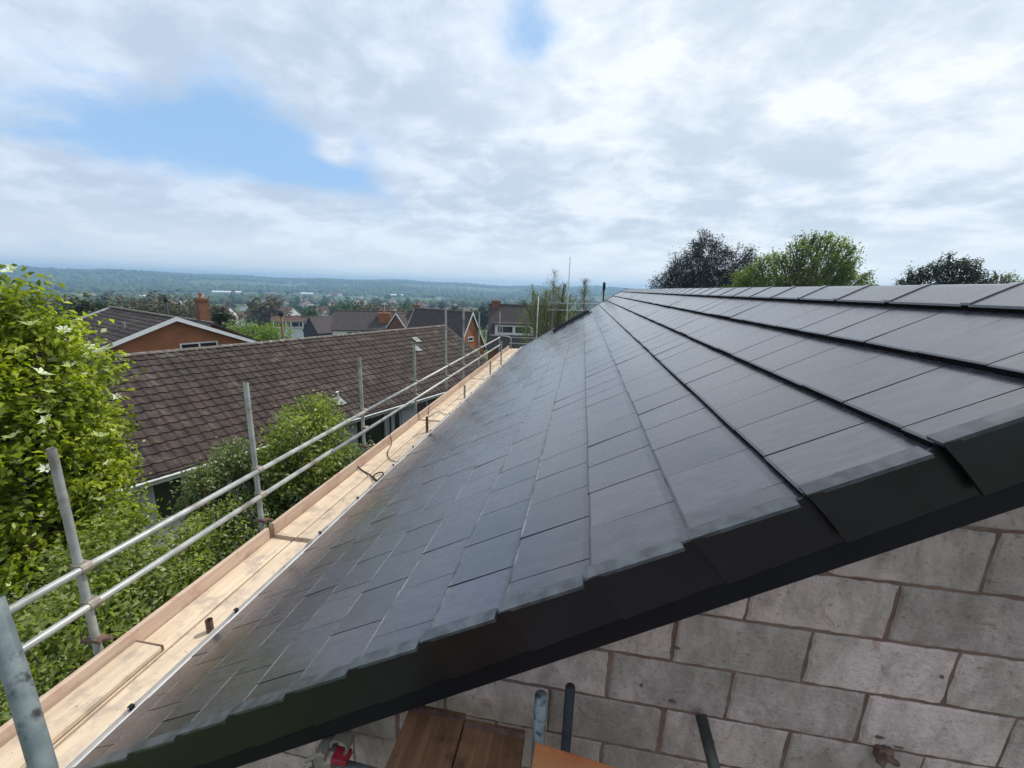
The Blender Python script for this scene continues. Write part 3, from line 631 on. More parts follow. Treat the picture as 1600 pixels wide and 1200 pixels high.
# ------------------------------------------------------------------ gable-end scaffold below the verge
def bboards():
    zb = -1.69
    for i, (x0, x1, lb) in enumerate(((-.585, -.352, 'brown board below the verge, banded end against the wall, left of its twin'), (-.346, -.106, 'brown board below the verge lying between its twin and the blue grey upright tube'))):
        t = thing('scaffold_board', lb, 'scaffold board', ((x0 + x1) / 2, .5, zb), 0, 'brown boards below the verge')
        b = MB(); h = (x1 - x0) / 2; b.box((-h, -2.2, -.038), (h, .80 - .02 * i, 0)); b.build('plank', M_OLDWOOD, t, bevel=.004)
        b = MB(); b.box((-h - .001, .765 - .02 * i, -.0395), (h + .001, .785 - .02 * i, .0012)); b.build('end_band', M_RUST, t)
    t = thing('scaffold_board', 'orange painted board crossing in front of the short tubes at the bottom edge', 'scaffold board', (.15, 1.05, -1.62))
    b = MB(); b.box((-.235, -.11, -.038), (.5, .12, 0)); b.build('plank', M_ORWOOD, t, bevel=.004)
    t.rotation_euler = (0, R(3), R(-4)); t.location = (.17, 1.0, -1.555)
bboards()
tag(MB().tube([(.055, 1.30, -3.2), (.055, 1.30, -1.47)], .019, 14).build('short_tube', M_BLACKC, smooth_=True), 'short dark upright tube with a black top against the block wall', 'tube')
o = MB().tube([(-.052, 1.28, -3.0), (-.052, 1.28, -1.51)], .0242, 16).build('upright_tube', M_GALVB, smooth_=True); tag(o, 'blue grey upright tube standing between the brown boards and the black topped tube', 'tube')
tag(MB().tube([(.555, 1.37, -1.57), (.60, 1.12, -1.72)], .021, 14).build('putlog_tube', mat('dull_green_tube', (.05, .052, .045), (.09, .09, .08), rough=.5, metal=.3, scale=12), smooth_=True), 'dull tube sloping out of the block wall towards the camera', 'tube')
o = MB().tube([(-.98, 1.25, -2.04), (-.55, 1.22, -2.02)], .0242, 16).build('horizontal_tube', M_GALVB, smooth_=True); tag(o, 'pale blue grey tube lying level behind the brown boards', 'tube')
def clamp():
    t = thing('swivel_coupler', 'steel swivel coupler with red painted jaw on the end of the blue grey tube', 'coupler', (-.90, 1.25, -1.95))
    t.scale = (1.25, 1.25, 1.25)
    c = MB(); c.tube([(-.05, -.02, -.02), (.0, -.02, -.02)], .036, 14); c.box((-.06, -.05, -.03), (-.02, .03, .03)); c.build('body', M_COUP, t, bevel=.003)
    c = MB()
    for k in range(9):
        a0 = R(-60 + k * 28); a1 = R(-60 + (k + 1) * 28)
        c.prism([(.02 + .034 * math.cos(a0), -.03, .045 + .034 * math.sin(a0)), (.02 + .034 * math.cos(a1), -.03, .045 + .034 * math.sin(a1)), (.02 + .026 * math.cos(a1), -.03, .045 + .026 * math.sin(a1)), (.02 + .026 * math.cos(a0), -.03, .045 + .026 * math.sin(a0))], (0, .045, 0))
    c.build('ring', M_COUP, t)
    c = MB(); c.box((.0, -.05, .0), (.055, -.005, .022)); c.build('jaw', M_RED, t, bevel=.003)
    c = MB(); c.tube([(-.09, -.05, -.01), (-.03, -.04, .03)], .008, 8); c.tube([(-.08, -.055, -.04), (-.03, -.05, -.05)], .010, 8); c.build('bolt', M_COUP, t)
clamp()
def bracket_block():
    rg = random.Random(4); c = MB()
    c.box((-.05, -.035, -.04), (.02, 0.0, .03)); c.tube([(-.03, -.05, .01), (.04, -.04, -.03)], .016, 8); c.tube([(-.04, -.045, -.05), (.0, -.02, .035)], .02, 8)
    o = c.build('wall_tie', M_RUST, bevel=.004); o.scale = (.7, .7, .7); o.location = (1.20, 1.389, -1.60); tag(o, 'small rusty lump of steel stuck on the block wall at the lower right', 'wall tie')
bracket_block()

# ------------------------------------------------------------------ neighbour bungalow
AZN = R(21.4)
def tiled_slope(mb, L0, L1, slope, pitch, gauge, rollw, rg, sgn=1, t=.02, lumps=True):
    # local frame: x = across (downslope horizontal), y = along the ridge, ridge at x=0,z=0
    n = int(slope / gauge)
    for c in range(n + 1):
        s1 = min(slope, (c + 1) * gauge); s0 = c * gauge
        if s1 - s0 < .05: continue
        ny = int((L1 - L0) / rollw)
        for k in range(ny):
            y0 = L0 + k * rollw; y1 = y0 + rollw
            if lumps: prof = [(0, .0), (.30, .0), (.42, .022), (.55, .036), (.70, .030), (.82, .006), (1, .0)]
            else: prof = [(0, 0), (1, 0)]
            jz = rg.uniform(-.003, .003); top = []; bot = []; low = []
            for q, h in prof:
                y = y0 + q * rollw
                def pt(s, hh): return (sgn * (s * math.cos(pitch) + hh * math.sin(pitch)), y, -s * math.sin(pitch) + hh * math.cos(pitch))
                top.append(pt(s0, h + .002 + jz)); bot.append(pt(s1, h + .038 + jz)); low.append(pt(s1, -.012))
            m_ = len(prof); vs = top + bot + low
            fs = [(i, i + 1, m_ + i + 1, m_ + i) if sgn < 0 else (m_ + i, m_ + i + 1, i + 1, i) for i in range(m_ - 1)] + [(m_ + i, m_ + i + 1, 2 * m_ + i + 1, 2 * m_ + i) for i in range(m_ - 1)]
            mb.add(vs, fs)
def ridge_caps(parent, y0, y1, m, r=.11, L=.45, z=0):
    n = int((y1 - y0) / L); mb = MB()
    for i in range(n):
        a = y0 + i * L; pts = [(r * 1.15 * math.cos(math.pi * k / 6), r * .75 * math.sin(math.pi * k / 6)) for k in range(7)]
        j = random.Random(i).uniform(-.006, .006)
        mb.prism([(x, a, zz + z + j) for x, zz in pts], (0, L * .97, 0))
    mb.build('ridge_capping', m, parent)
M_CAP = mat('ridge_mortar_tile', (0.15, 0.13, 0.11), (0.10, 0.085, 0.075), rough=.95, scale=8, c3=(.26, .25, .2), s3=5)
def neighbour():
    R0 = Vector((-13.22, 15.18, -2.6)); H = thing('bungalow', 'long low bungalow with weathered brown tiled roof and white walls next to the walkway', 'house', R0, -AZN)
    rg = random.Random(11); pt = R(30); SL = 5.28; L0, L1 = -8.1, 12.2; cp, sp_ = math.cos(pt), math.sin(pt)
    mb = MB(); tiled_slope(mb, L0, L1, SL, pt, .345, .30, rg); roof = mb.build('roof', M_NTILE, H)
    b2 = MB(); e = SL * cp; z = SL * sp_
    b2.prism([(0, L0 + .02, -.02), (-e, L0 + .02, -z - .02), (-e, L0 + .02, -z - .06), (0, L0 + .02, -.08), (e, L0 + .02, -z - .06), (e, L0 + .02, -z - .03)], (0, L1 - L0 - .04, 0)); b2.build('rear_slope', M_OTILE, H)
    ridge_caps(roof, L0, L1, M_CAP)
    vb = MB()
    for yy in (L1 - .02, L0 - .03): vb.prism([(0, yy, -.0), (e + .02, yy, -z), (e + .02, yy, -z - .17), (0, yy, -.18), (-e, yy, -z - .17), (-e, yy, -z)], (0, .05, 0))
    vb.build('bargeboard', M_CAP, H)
    wx = e - .38; zt = -z + .12; zb = GZ - R0.z
    ops = [(-5.35, -4.55, -5.55, -6.75), (-2.75, -1.35, -5.55, -6.55), (1.45, 2.95, -5.5, GZ), (3.5, 3.95, -5.5, -6.9), (4.9, 6.6, -5.45, -6.7), (8.0, 9.3, -5.5, -6.7)]
    # front wall as piers between openings
    wl = MB(); y = L0 + .3
    for a, b_, zt_, zl in ops:
        wl.box((wx - .2, y, zb), (wx, a, zt)); wl.box((wx - .2, a, zt_ - R0.z), (wx, b_, zt))
        if zl > GZ: wl.box((wx - .2, a, zb), (wx, b_, zl - R0.z))
        y = b_
    wl.box((wx - .2, y, zb), (wx, L1 - .3, zt)); wl.box((-wx, L0 + .3, zb), (-wx + .2, L1 - .3, zt))
    for yy in (L0 + .3, L1 - .5): wl.prism([(-wx + .2, yy, zb), (wx - .2, yy, zb), (wx - .2, yy, zt), (0, yy, -.2), (-wx + .2, yy, zt)], (0, .2, 0))
    wl.build('wall', M_RENDER, H)
    for i, (a, b_, zt_, zl) in enumerate(ops):
        dr = zl <= GZ; f = MB(); x = wx - .08; z1, z0 = zt_ - R0.z, max(zl, GZ) - R0.z; k = .06
        f.box((x - .05, a, z0), (x, a + k, z1)); f.box((x - .05, b_ - k, z0), (x, b_, z1)); f.box((x - .05, a + k, z1 - k), (x, b_ - k, z1)); f.box((x - .05, a + k, z0), (x, b_ - k, z0 + k))
        if b_ - a > 1: f.box((x - .05, (a + b_) / 2 - .03, z0 + k), (x, (a + b_) / 2 + .03, z1 - k))
        fo = f.build('door' if dr else 'window', M_BLACKC if dr else M_WHITE, H)
        MB().box((x - .03, a + k, z0 + k), (x - .02, b_ - k, z1 - k)).build('pane', M_GLASS, fo)
    g = MB(); gx = e + .05; gz = -z - .03
    pr = [(gx + .055 * math.cos(q), gz + .055 * math.sin(q)) for q in [math.pi + math.pi * i / 7 for i in range(8)]]
    g.prism([(x, L0, zz) for x, zz in pr] + [(x * .0 + (gx + (x - gx) * .85), L0, zz + .006) for x, zz in pr[::-1]], (0, L1 - L0, 0)); g.build('gutter', M_WHITE, H)
    MB().box((e - .05, L0, -z - .2), (e - .02, L1, -z - .03)).build('fascia', M_WHITE, H)
    for (a, b_, h, r) in ((1.02, 4.25, .42, .035), (8.38, 1.09, .12, .05), (7.7, 1.85, .1, .05)):
        x, zz = b_ * cp, -b_ * sp_; v = MB(); v.tube([(x, a, zz), (x, a, zz + h)], r, 8); 
        if h > .3: v.tube([(x, a - .09, zz + h), (x, a + .03, zz + h + .005)], r * 1.2, 8)
        vo = v.build('vent_pipe', M_WHITE if h > .3 else M_LEAD, H)
        fl = MB(); c = .22; fl.prism([((b_ - c) * cp + .04, a - c, -(b_ - c) * sp_ + .05), ((b_ + c) * cp + .04, a - c * .8, -(b_ + c) * sp_ + .05), ((b_ + c * 1.1) * cp + .04, a + c, -(b_ + c * 1.1) * sp_ + .05), ((b_ - c) * cp + .04, a + c * .9, -(b_ - c) * sp_ + .05)], (.01, 0, .02)); fl.build('flashing', M_LEAD, vo)
    dp = MB(); dp.tube([(wx + .06, 3.2, gz), (wx + .06, 3.2, zb)], .035, 8); dp.build('downpipe', M_BLACKC, H)
neighbour()

# ------------------------------------------------------------------ generic gabled house; local y = ridge direction, gables at +-L/2
def house(name, label, cat, loc, rz, L, W, hw, hr, mroof, mwall, group=None, wins=(), chim=(), barge=None, dormer=None, detail=True, over=.25, tiles=False, vent=None, cache={}):
    H = thing(name, label, cat, loc, rz, group)
    w2, l2 = W / 2, L / 2
    wl = MB(); wl.prism([(-w2, -l2, 0), (w2, -l2, 0), (w2, -l2, hw), (0, -l2, hw + hr), (-w2, -l2, hw)], (0, L, 0)); wall = wl.build('wall', mwall, H)
    sl = math.hypot(w2, hr); k = over / sl; ex, ez = w2 * (1 + k), hw - hr * k; t = .12
    rf = MB()
    if tiles:
        for sg in (1, -1):
            tb = MB(); tiled_slope(tb, -l2 - over, l2 + over, sl + over, math.atan2(hr, w2), .345, .30, random.Random(5), sgn=sg)
            rf.add([(x, y, z + hw + hr + .06) for x, y, z in tb.v], tb.f)
        rf.prism([(0, -l2 - over + .02, hw + hr + .05), (ex - .05, -l2 - over + .02, ez + .05), (ex - .05, -l2 - over + .02, ez - .02), (0, -l2 - over + .02, hw + hr - .03), (-ex + .05, -l2 - over + .02, ez - .02), (-ex + .05, -l2 - over + .02, ez + .05)], (0, L + 2 * over - .04, 0))
    else:
        rf.prism([(0, -l2 - over, hw + hr + t), (ex, -l2 - over, ez + t), (ex, -l2 - over, ez), (0, -l2 - over, hw + hr), (-ex, -l2 - over, ez), (-ex, -l2 - over, ez + t)], (0, L + 2 * over, 0))
    roof = rf.build('roof', mroof, H)
    if detail:
        MB().box((-.09, -l2 - over + .01, hw + hr + t - .03), (.09, l2 + over - .01, hw + hr + t + .06)).build('ridge_capping', M_CAP, roof)
    if barge:
        for yy in (-l2 - over - .035, l2 + over + .005):
            b = MB(); d = barge[1]
            b.prism([(0, yy, hw + hr + t + .05), (ex + .03, yy, ez + t + .05), (ex + .03, yy, ez + t + .05 - d), (0, yy, hw + hr + t + .05 - d * 1.15), (-ex - .03, yy, ez + t + .05 - d), (-ex - .03, yy, ez + t + .05)], (0, .03, 0)); b.build('bargeboard', barge[0], H)
    for (side, a, z, ww, wh, fm) in wins:     # side: 'E','W' eaves sides, 'S','N' gables; a = position along the wall
        f = MB(); p = MB(); fr = .07
        def bx(mb, a0, z0, a1, z1, d0, d1):
            if side == 'E': mb.box((w2 + d0, a0, z0), (w2 + d1, a1, z1))
            elif side == 'W': mb.box((-w2 - d1, a0, z0), (-w2 - d0, a1, z1))
            elif side == 'S': mb.box((a0, -l2 - d1, z0), (a1, -l2 - d0, z1))
            else: mb.box((a0, l2 + d0, z0), (a1, l2 + d1, z1))
        bx(f, a, z, a + ww, z + fr, -.03, .05); bx(f, a, z + wh - fr, a + ww, z + wh, -.03, .05); bx(f, a, z + fr, a + fr, z + wh - fr, -.03, .05); bx(f, a + ww - fr, z + fr, a + ww, z + wh - fr, -.03, .05)
        if ww > 1.1: bx(f, a + ww / 2 - .04, z + fr, a + ww / 2 + .04, z + wh - fr, -.03, .045)
        fo = f.build('window', fm or M_WHITE, H); bx(p, a + fr, z + fr, a + ww - fr, z + wh - fr, -.02, .012); p.build('pane', M_GLASS, fo)
    for (x, y, cw, cl, ch, mc, pots, aerial) in chim:
        zt = hw + hr * (1 - abs(x) / w2); c = MB(); c.box((x - cw / 2, y - cl / 2, zt - .6), (x + cw / 2, y + cl / 2, zt + ch)); c.box((x - cw / 2 - .05, y - cl / 2 - .05, zt + ch - .16), (x + cw / 2 + .05, y + cl / 2 + .05, zt + ch - .02)); co = c.build('chimney', mc, H)
        for q in range(pots):
            yy = y + (q - (pots - 1) / 2) * .42; MB().tube([(x, yy, zt + ch), (x, yy, zt + ch + .12), (x, yy, zt + ch + .36)], [.14, .10, .12], 9).build('chimney_pot', M_TERR, co)
        if aerial:
            a = MB(); a.tube([(x, y, zt + ch), (x, y, zt + ch + 1.3)], .02, 5); a.tube([(x - .5, y - .5, zt + ch + 1.15), (x + .5, y + .5, zt + ch + 1.15)], .015, 5)
            for q in range(7):
                s = -.5 + q / 6; a.tube([(x + s + .2, y + s - .2, zt + ch + 1.15), (x + s - .2, y + s + .2, zt + ch + 1.15)], .009, 4)
            a.build('aerial', M_WHITE, co)
    if dormer:                               # (side sign, y0, y1, z0, z1, windows)
        sg, y0, y1, z0, z1, nw = dormer; xr0 = w2 * (1 - (z0 - hw) / hr); xr1 = w2 * (1 - (z1 - hw) / hr); xf = xr0 + .25
        c = MB(); c.box((min(sg * xf, sg * xr1 * .4), y0, z0), (max(sg * xf, sg * xr1 * .4), y1, z1)); do = c.build('dormer', M_WHITE, H)
        c = MB(); c.box((min(sg * (xf + .15), sg * xr1 * .3), y0 - .15, z1 + .003), (max(sg * (xf + .15), sg * xr1 * .3), y1 + .15, z1 + .14)); c.build('dormer_roof', mroof, do)
        ww = (y1 - y0 - .3 * (nw + 1)) / nw
        for q in range(nw):
            a = y0 + .3 + q * (ww + .3)
            for (p0, p1) in ((0, .28), (.33, 1)) if q == 0 else ((0, .67), (.72, 1)):
                MB().box((min(sg * (xf + .01), sg * (xf - .05)), a + ww * p0, z0 + .25), (max(sg * (xf + .01), sg * (xf - .05)), a + ww * p1, z1 - .2)).build('pane', M_GLASS, do)
    if vent:
        x, y, h = vent; zt = hw + hr * (1 - abs(x) / w2) + t; MB().tube([(x, y, zt - .1), (x, y, zt + h)], .09, 8).build('vent_pipe', M_LEAD, roof)
    return H
# orange brick house behind the bungalow
A = Vector((-22.38, 19.97, -2.25)); g24 = R(24); m2 = Vector((-math.cos(g24), math.sin(g24), 0))
Lo = 10.5; c0 = A + m2 * (Lo / 2 + .1); gz = GZ - .2
house('brick_house', 'orange brick house with shallow white edged gable and dark brown roof behind the bungalow', 'house', (c0.x, c0.y, gz), R(90 - 24), Lo, 7.6, -3.95 - gz, 1.62, M_OTILE, M_BRICK,
      barge=(M_WHITE, .2), tiles=True, over=.42,
      wins=(('S', .1, -5.35 - gz + .55, 1.9, 1.1, M_WHITE), ('S', -3.2, -5.6 - gz, 1.5, 1.1, None)), vent=(-1.6, -3.0, .35))
def misc_orange():
    pass
house('brick_house', 'brick house mostly hidden behind the white edged gable, tall orange chimney showing', 'house', (*polar(-46.6, 39)[:2], GZ - .9), R(66), 6, 5.5, 3.9, 1.4, M_OTILE, M_BRICKD, chim=((.3, -.9, .62, .62, 1.9, M_BRICKC, 1, False),))

# ---- middle-distance houses beyond the bungalow ridge
def at(azd, d, z): p = polar(azd, d); return (p.x, p.y, z)
GR = 'houses of the steep roofed row'
def gnd(azd, d): p = polar(azd, d); return ground(p.x, p.y) - .3
# steep orange gable
d = 45; zg = gnd(-15.3, d); house('gabled_house', 'steep brick gable edged in white with one slit window, left of the wide dormer', 'house', (-13.55, 39.95, zg), R(68.6), 7, 4.5, -6.1 - zg, 3.6, M_FR1, M_BRICK, GR, barge=(M_WHITE, .22), wins=(('S', -.5, -5.15 - zg, .85, .42, M_WHITE),), over=.2)
d = 42; zg = gnd(-9, d); house('dormer_house', 'steep dark roofed house with a wide white flat dormer beside the pale wispy tree', 'house', (-5.5, 44.9, zg), R(90 + 8), 8.2, 7.0, -6.0 - zg, 4.1, M_FR1, M_BRICKD, GR, dormer=(-1, -.4, 3.5, -4.75 - zg, -3.7 - zg, 2), chim=((0, 3.6, .7, .9, .5, M_BRICKD, 0, False),), over=.2)
# row at about 60 m
specs = [(-19.2, 56, 8.0, 'dark roofed house with a brown chimney left of the steep brick gable', ((.0, 2.9, .6, .8, .9, M_BRICKD, 1, False),), 100, -3.4, 'N'),
         (-24.0, 60, 6.5, 'dark roofed house right of the big orange chimney with a small pointed gable', (), 97, -3.9, 'N'),
         (-28.6, 60, 7.6, 'dark roofed house carrying a big orange chimney and television aerial', ((-1.2, -2.6, 1.0, 1.5, 1.0, M_BRICK, 2, True),), 112, -3.7, 'N')]
for i, (a, d, L, lb, ch, rz, zr, _) in enumerate(specs):
    zg = gnd(a, d); house('terraced_house', lb, 'house', at(a, d, zg), R(rz), L, 5.2, zr - 2.3 - zg, 2.2, M_FR1, M_WHITE if i == 2 else M_BRICKD, GR, chim=ch, over=.2,
          wins=(('W', -2.5, zr - 3.5 - zg, 1.5, 1.0, None), ('W', .6, zr - 3.5 - zg, 1.5, 1.0, None)))
for (a, d, W, zr, rz, mw, mr, lb, bg_) in ((-22.6, 55, 3.4, -3.75, 160, M_BRICKD, M_FR1, 'narrow gable with a thin white edge in front of the dark roofed houses', (M_WHITE, .18)),
      (-18.7, 52, 3.6, -4.5, 150, M_WHITE, M_FR1, 'low white gable between the dark roofs left of the steep brick gable', None),
      (-33.6, 95, 5.6, -7.3, 155, M_BLACKC, M_FR1, 'black boarded gable at the right end of the terrace with white dormers', None),
      (-31.4, 112, 7.0, -8.0, 75, M_WHITE, M_FR3, 'house with a pale pink tiled roof behind the black boarded gable', None)):
    zg = gnd(a, d); house('gabled_house', lb, 'house', at(a, d + 2.5, zg), R(rz), 6, W, max(1.5, zr - W * .55 - zg), W * .55, mr, mw, None, barge=bg_, over=.15)
for i, (a, zr) in enumerate(((-38.4, -10.3), (-36.6, -10.3), (-35.0, -10.5))):
    d = 140; zg = gnd(a, d)
    house('terraced_house', ['terraced house with a white dormer, leftmost of three beside the post', 'middle one of the three terraced houses with white dormers', 'terraced house with a white dormer, right of the other two'][i], 'house',
          at(a, d, zg), R(128), 4.1, 6, zr - 2.6 - zg, 2.6, M_FR2 if i < 2 else M_FR1, M_WHITE, 'terrace with white dormers', dormer=(-1, -1.7, 1.7, zr - 3.0 - zg, zr - 1.2 - zg, 1), over=.15, chim=((0, 1.8, .5, .6, .7, M_BRICKD, 0, False),))
# posts
tag(MB().tube([(-14.7, 18.7, GZ), (-14.7, 18.7, -1.75)], .06, 8).tube([(-14.7, 18.7, -1.75), (-14.7, 18.7, -1.68), (-14.7, 18.7, -1.50), (-14.7, 18.7, -1.46)], [.06, .12, .12, .05], 8, mi=1).build('post', [M_RUST, M_BLACKC], smooth_=True), 'dark brown post with a rounded black cap behind the bungalow ridge', 'post')
tag(MB().tube([(-25.3, 22.2, -5), (-25.3, 22.2, -1.5)], .08, 8).tube([(-25.3, 22.2, -1.5), (-25.3, 22.2, -1.1)], [.11, .06], 8).build('flue', M_BLACKC, smooth_=True), 'short black flue rising behind the dark roof of the orange brick house', 'flue')

# ------------------------------------------------------------------ near plants
LM_MAG = leaf_mat('magnolia_leaf', [(0.045, 0.07, 0.010), (0.15, 0.19, 0.015), (0.33, 0.38, 0.028), (0.55, 0.58, 0.09)], 0.38, 0.45, 1.6)
LM_SHRUB = leaf_mat('shrub_leaf', [(0.022, 0.05, 0.014), (0.05, 0.10, 0.025), (0.09, 0.16, 0.035), (0.14, 0.2, 0.06)], 0.4, 0.3, 2.0)
LM_DARK = leaf_mat('dark_shrub_leaf', [(0.016, 0.030, 0.013), (0.04, 0.065, 0.022), (0.085, 0.12, 0.040), (0.22, 0.25, 0.15)], 0.35, 0.2, 2.0)
LM_OLV = leaf_mat('olive_leaf', [(0.05, 0.07, 0.018), (0.15, 0.19, 0.040), (0.28, 0.33, 0.08), (0.48, 0.50, 0.24)], 0.38, 0.5, 2.0)
LM_GREYG = leaf_mat('grey_green_leaf', [(0.05, 0.08, 0.03), (0.12, 0.16, 0.06), (0.20, 0.24, 0.10), (0.34, 0.36, 0.20)], 0.45, 0.3, 2.5)
LM_BRT = leaf_mat('bright_shrub_leaf', [(0.03, 0.055, 0.012), (0.085, 0.13, 0.020), (0.17, 0.23, 0.035), (0.30, 0.34, 0.09)], 0.38, 0.35, 2.0)
C0 = Vector((-7.2, 3.9, 0))
mag = []
rgm = random.Random(21)
for (z, r, n, rr) in ((.0 - .35, .35, 3, .42), (-.8, .52, 5, .44), (-1.4, .78, 7, .5), (-2.1, .74, 7, .52), (-2.8, .68, 7, .52), (-3.5, .7, 6, .5)):
    for i in range(n):
        q = 2 * math.pi * (i + rgm.random() * .6) / n; mag.append((C0.x + math.cos(q) * r, C0.y + math.sin(q) * r, z + rgm.uniform(-.15, .15), rr, rr, rr * .72))
T = plant('magnolia_tree', 'yellow green tree with pale blossoms filling the left edge behind the rails', 'tree', (C0.x, C0.y, GZ), mag, 44000, .086, LM_MAG, 5, r0=.13, twig=.11, subs=16, shell=.55, flat=.55, aspect=.52)
M_PETAL = leaf_mat('petal', [(0.6, 0.66, 0.42), (0.75, 0.78, 0.6), (0.8, 0.8, 0.7)], 0.5, 0.3)
pt = MB()
for k in range(7):
    q = 2 * math.pi * k / 7; dx, dy = math.cos(q), math.sin(q); px_, py_ = -dy, dx
    pt.add([(dx * .006, dy * .006, 0), (dx * .035 + px_ * .014, dy * .035 + py_ * .014, .02), (dx * .068, dy * .068, .012 if k % 2 else .03), (dx * .035 - px_ * .014, dy * .035 - py_ * .014, .02)], [(0, 1, 2, 3)])
bl0 = None
for i in range(95):
    c = rgm.choice(mag[:26]); dd_ = Vector((rgm.gauss(.9, .5), rgm.gauss(-.4, .5), rgm.gauss(.45, .5))).normalized()
    if bl0 is None: bl0 = b = pt.build('blossom', M_PETAL, T)
    else: b = bl0.copy(); col.objects.link(b); b.parent = T
    b.location = (c[0] - C0.x + dd_.x * c[3] * 1.2, c[1] - C0.y + dd_.y * c[4] * 1.2, c[2] - GZ + dd_.z * c[5] * 1.25)
    b.rotation_euler = (rgm.uniform(-.7, .7), rgm.uniform(-.7, .7), rgm.uniform(0, 6)); s = rgm.uniform(.9, 1.8); b.scale = (s, s, s)
def clumps(rows_, seed, jit=.12):
    rg = random.Random(seed); o = []
    for (x, y, z, r, n) in rows_:
        for i in range(n): o.append((x + rg.uniform(-1, 1) * r * .8, y + rg.uniform(-1, 1) * r * .8, z + rg.uniform(-1, 1) * r * .5, r * rg.uniform(.5, .7), r * rg.uniform(.5, .7), r * rg.uniform(.45, .65)))
    return o
plant('shrub', 'mid green small leaved shrub filling the corner below the rails and the blossom tree', 'shrub', (-4.9, 2.4, GZ), clumps([(-4.9, 1.7, -3.7, .9, 6), (-4.9, 2.7, -3.55, .9, 7), (-5.4, 2.9, -3.8, .7, 5), (-4.85, 3.65, -3.45, .48, 7), (-4.75, 4.15, -3.45, .48, 7), (-4.9, 4.6, -3.5, .4, 5), (-5.0, 3.1, -3.4, .45, 6), (-5.1, 4.9, -4.3, .6, 6), (-4.4, 1.4, -4.3, .7, 4), (-4.4, 2.6, -4.2, .7, 5), (-5.2, .6, -3.8, .9, 4)], 2), 36000, .06, LM_OLV, 12, r0=.06, stemname='stem', twig=.09, subs=14, shell=.5)
plant('shrub', 'dark glossy shrub pressed against the toe board between first and second posts', 'shrub', (-4.1, 4.3, GZ), clumps([(-4.0, 3.6, -4.0, .7, 5), (-4.0, 4.4, -3.95, .7, 6), (-4.2, 5.1, -3.75, .75, 6), (-4.5, 4.2, -3.9, .5, 4), (-3.9, 5.7, -4.0, .6, 4)], 4), 20000, .055, LM_DARK, 13, r0=.06, stemname='stem', twig=.08, subs=14, shell=.5)
plant('shrub', 'grey green upright shrub in front of the bungalow eave, left of the second post', 'shrub', (-5.7, 5.4, GZ), clumps([(-5.75, 5.15, -3.1, .34, 4), (-5.6, 5.6, -3.0, .34, 4), (-5.5, 5.95, -3.2, .36, 4), (-5.6, 5.4, -3.7, .55, 6)], 6), 9000, .06, LM_GREYG, 14, r0=.05, stemname='stem', twig=.09, subs=12, flat=.1, shell=.4)
plant('shrub', 'bright green leafy shrub standing above the rails just right of the second post', 'shrub', (-4.7, 6.3, GZ), clumps([(-4.75, 5.85, -2.35, .42, 4), (-4.6, 6.35, -2.3, .42, 4), (-4.6, 6.9, -2.5, .42, 4), (-4.7, 6.2, -2.9, .55, 7), (-4.6, 6.8, -3.1, .45, 5), (-4.7, 6.3, -3.6, .6, 6), (-4.5, 5.8, -3.3, .5, 4)], 8), 15000, .064, LM_OLV, 15, r0=.06, stemname='stem', twig=.085, subs=13, flat=.25, shell=.45)
plant('shrub', 'small bush of pale tipped leaves by the toe board where the looped wire hangs', 'shrub', (-3.75, 7.0, GZ), clumps([(-3.85, 6.7, -3.35, .42, 5), (-3.75, 7.3, -3.3, .38, 4), (-3.8, 6.4, -3.8, .45, 4)], 9), 7000, .06, LM_GREYG, 16, r0=.04, stemname='stem', twig=.08, subs=12, shell=.45)
plant('shrub', 'yellow green bush low between the grey green shrub and the upper rail', 'shrub', (-5.0, 4.7, GZ), clumps([(-4.9, 5.3, -3.6, .36, 5), (-4.8, 5.5, -3.8, .4, 5), (-4.8, 4.8, -4.1, .4, 4)], 19), 9000, .06, LM_BRT, 17, r0=.04, stemname='stem', twig=.08, subs=12, shell=.45)

# ------------------------------------------------------------------ trees beyond the ridge and the houses
LM_CEDAR = leaf_mat('cedar_needles', [(0.022, 0.028, 0.032), (0.035, 0.042, 0.045), (0.06, 0.065, 0.06)], 0.7, 0.12, .5)
LM_GREEN = leaf_mat('spring_leaf', [(0.07, 0.11, 0.03), (0.15, 0.21, 0.05), (0.24, 0.31, 0.09)], 0.55, 0.5, .5)
LM_DGRN = leaf_mat('dark_tree_leaf', [(0.014, 0.025, 0.010), (0.028, 0.045, 0.018), (0.05, 0.07, 0.026)], 0.6, 0.2, .5)
LM_PALE = leaf_mat('pale_leaf', [(0.10, 0.13, 0.04), (0.15, 0.19, 0.06), (0.20, 0.24, 0.09)], 0.6, 0.35, .5)
LM_BROWN = leaf_mat('brown_twigs', [(0.07, 0.065, 0.055), (0.10, 0.09, 0.07), (0.13, 0.12, 0.08)], 0.8, 0.2, .3)
def tree_px(name, label, azc, dist, zb, prof, n, size, ml, seed, depth=.5, group=None, **k):
    # prof: list of (azimuth, elevation of the crown top); crown filled with clumps under that outline
    rg = random.Random(seed); cl = []
    for (a, e, r) in prof:
        p = polar(a, dist); zt = e * dist
        z = zt - r * .8
        cl.append((p.x, p.y + rg.uniform(-1, 1) * r * depth, z, r, r, r * .8))
        zz = z - r * 1.0
        while zz > zb:
            cl.append((p.x + rg.uniform(-.6, .6) * r, p.y + rg.uniform(-1, 1) * r * depth * 2, zz, r * rg.uniform(.9, 1.25), r * rg.uniform(.9, 1.25), r * .85)); zz -= r * 1.15
    for (a, e, r) in prof[:]:
        for _ in range(2):
            p = polar(a + rg.uniform(-.9, .9), dist); cl.append((p.x, p.y + rg.uniform(-r, r), e * dist + rg.uniform(-.25, .22), r * .28, r * .28, r * rg.uniform(.2, .5)))
    b = polar(azc, dist, ground(0, dist))
    return plant(name, label, 'tree', tuple(b), cl, n, size, ml, seed, group=group, **k)
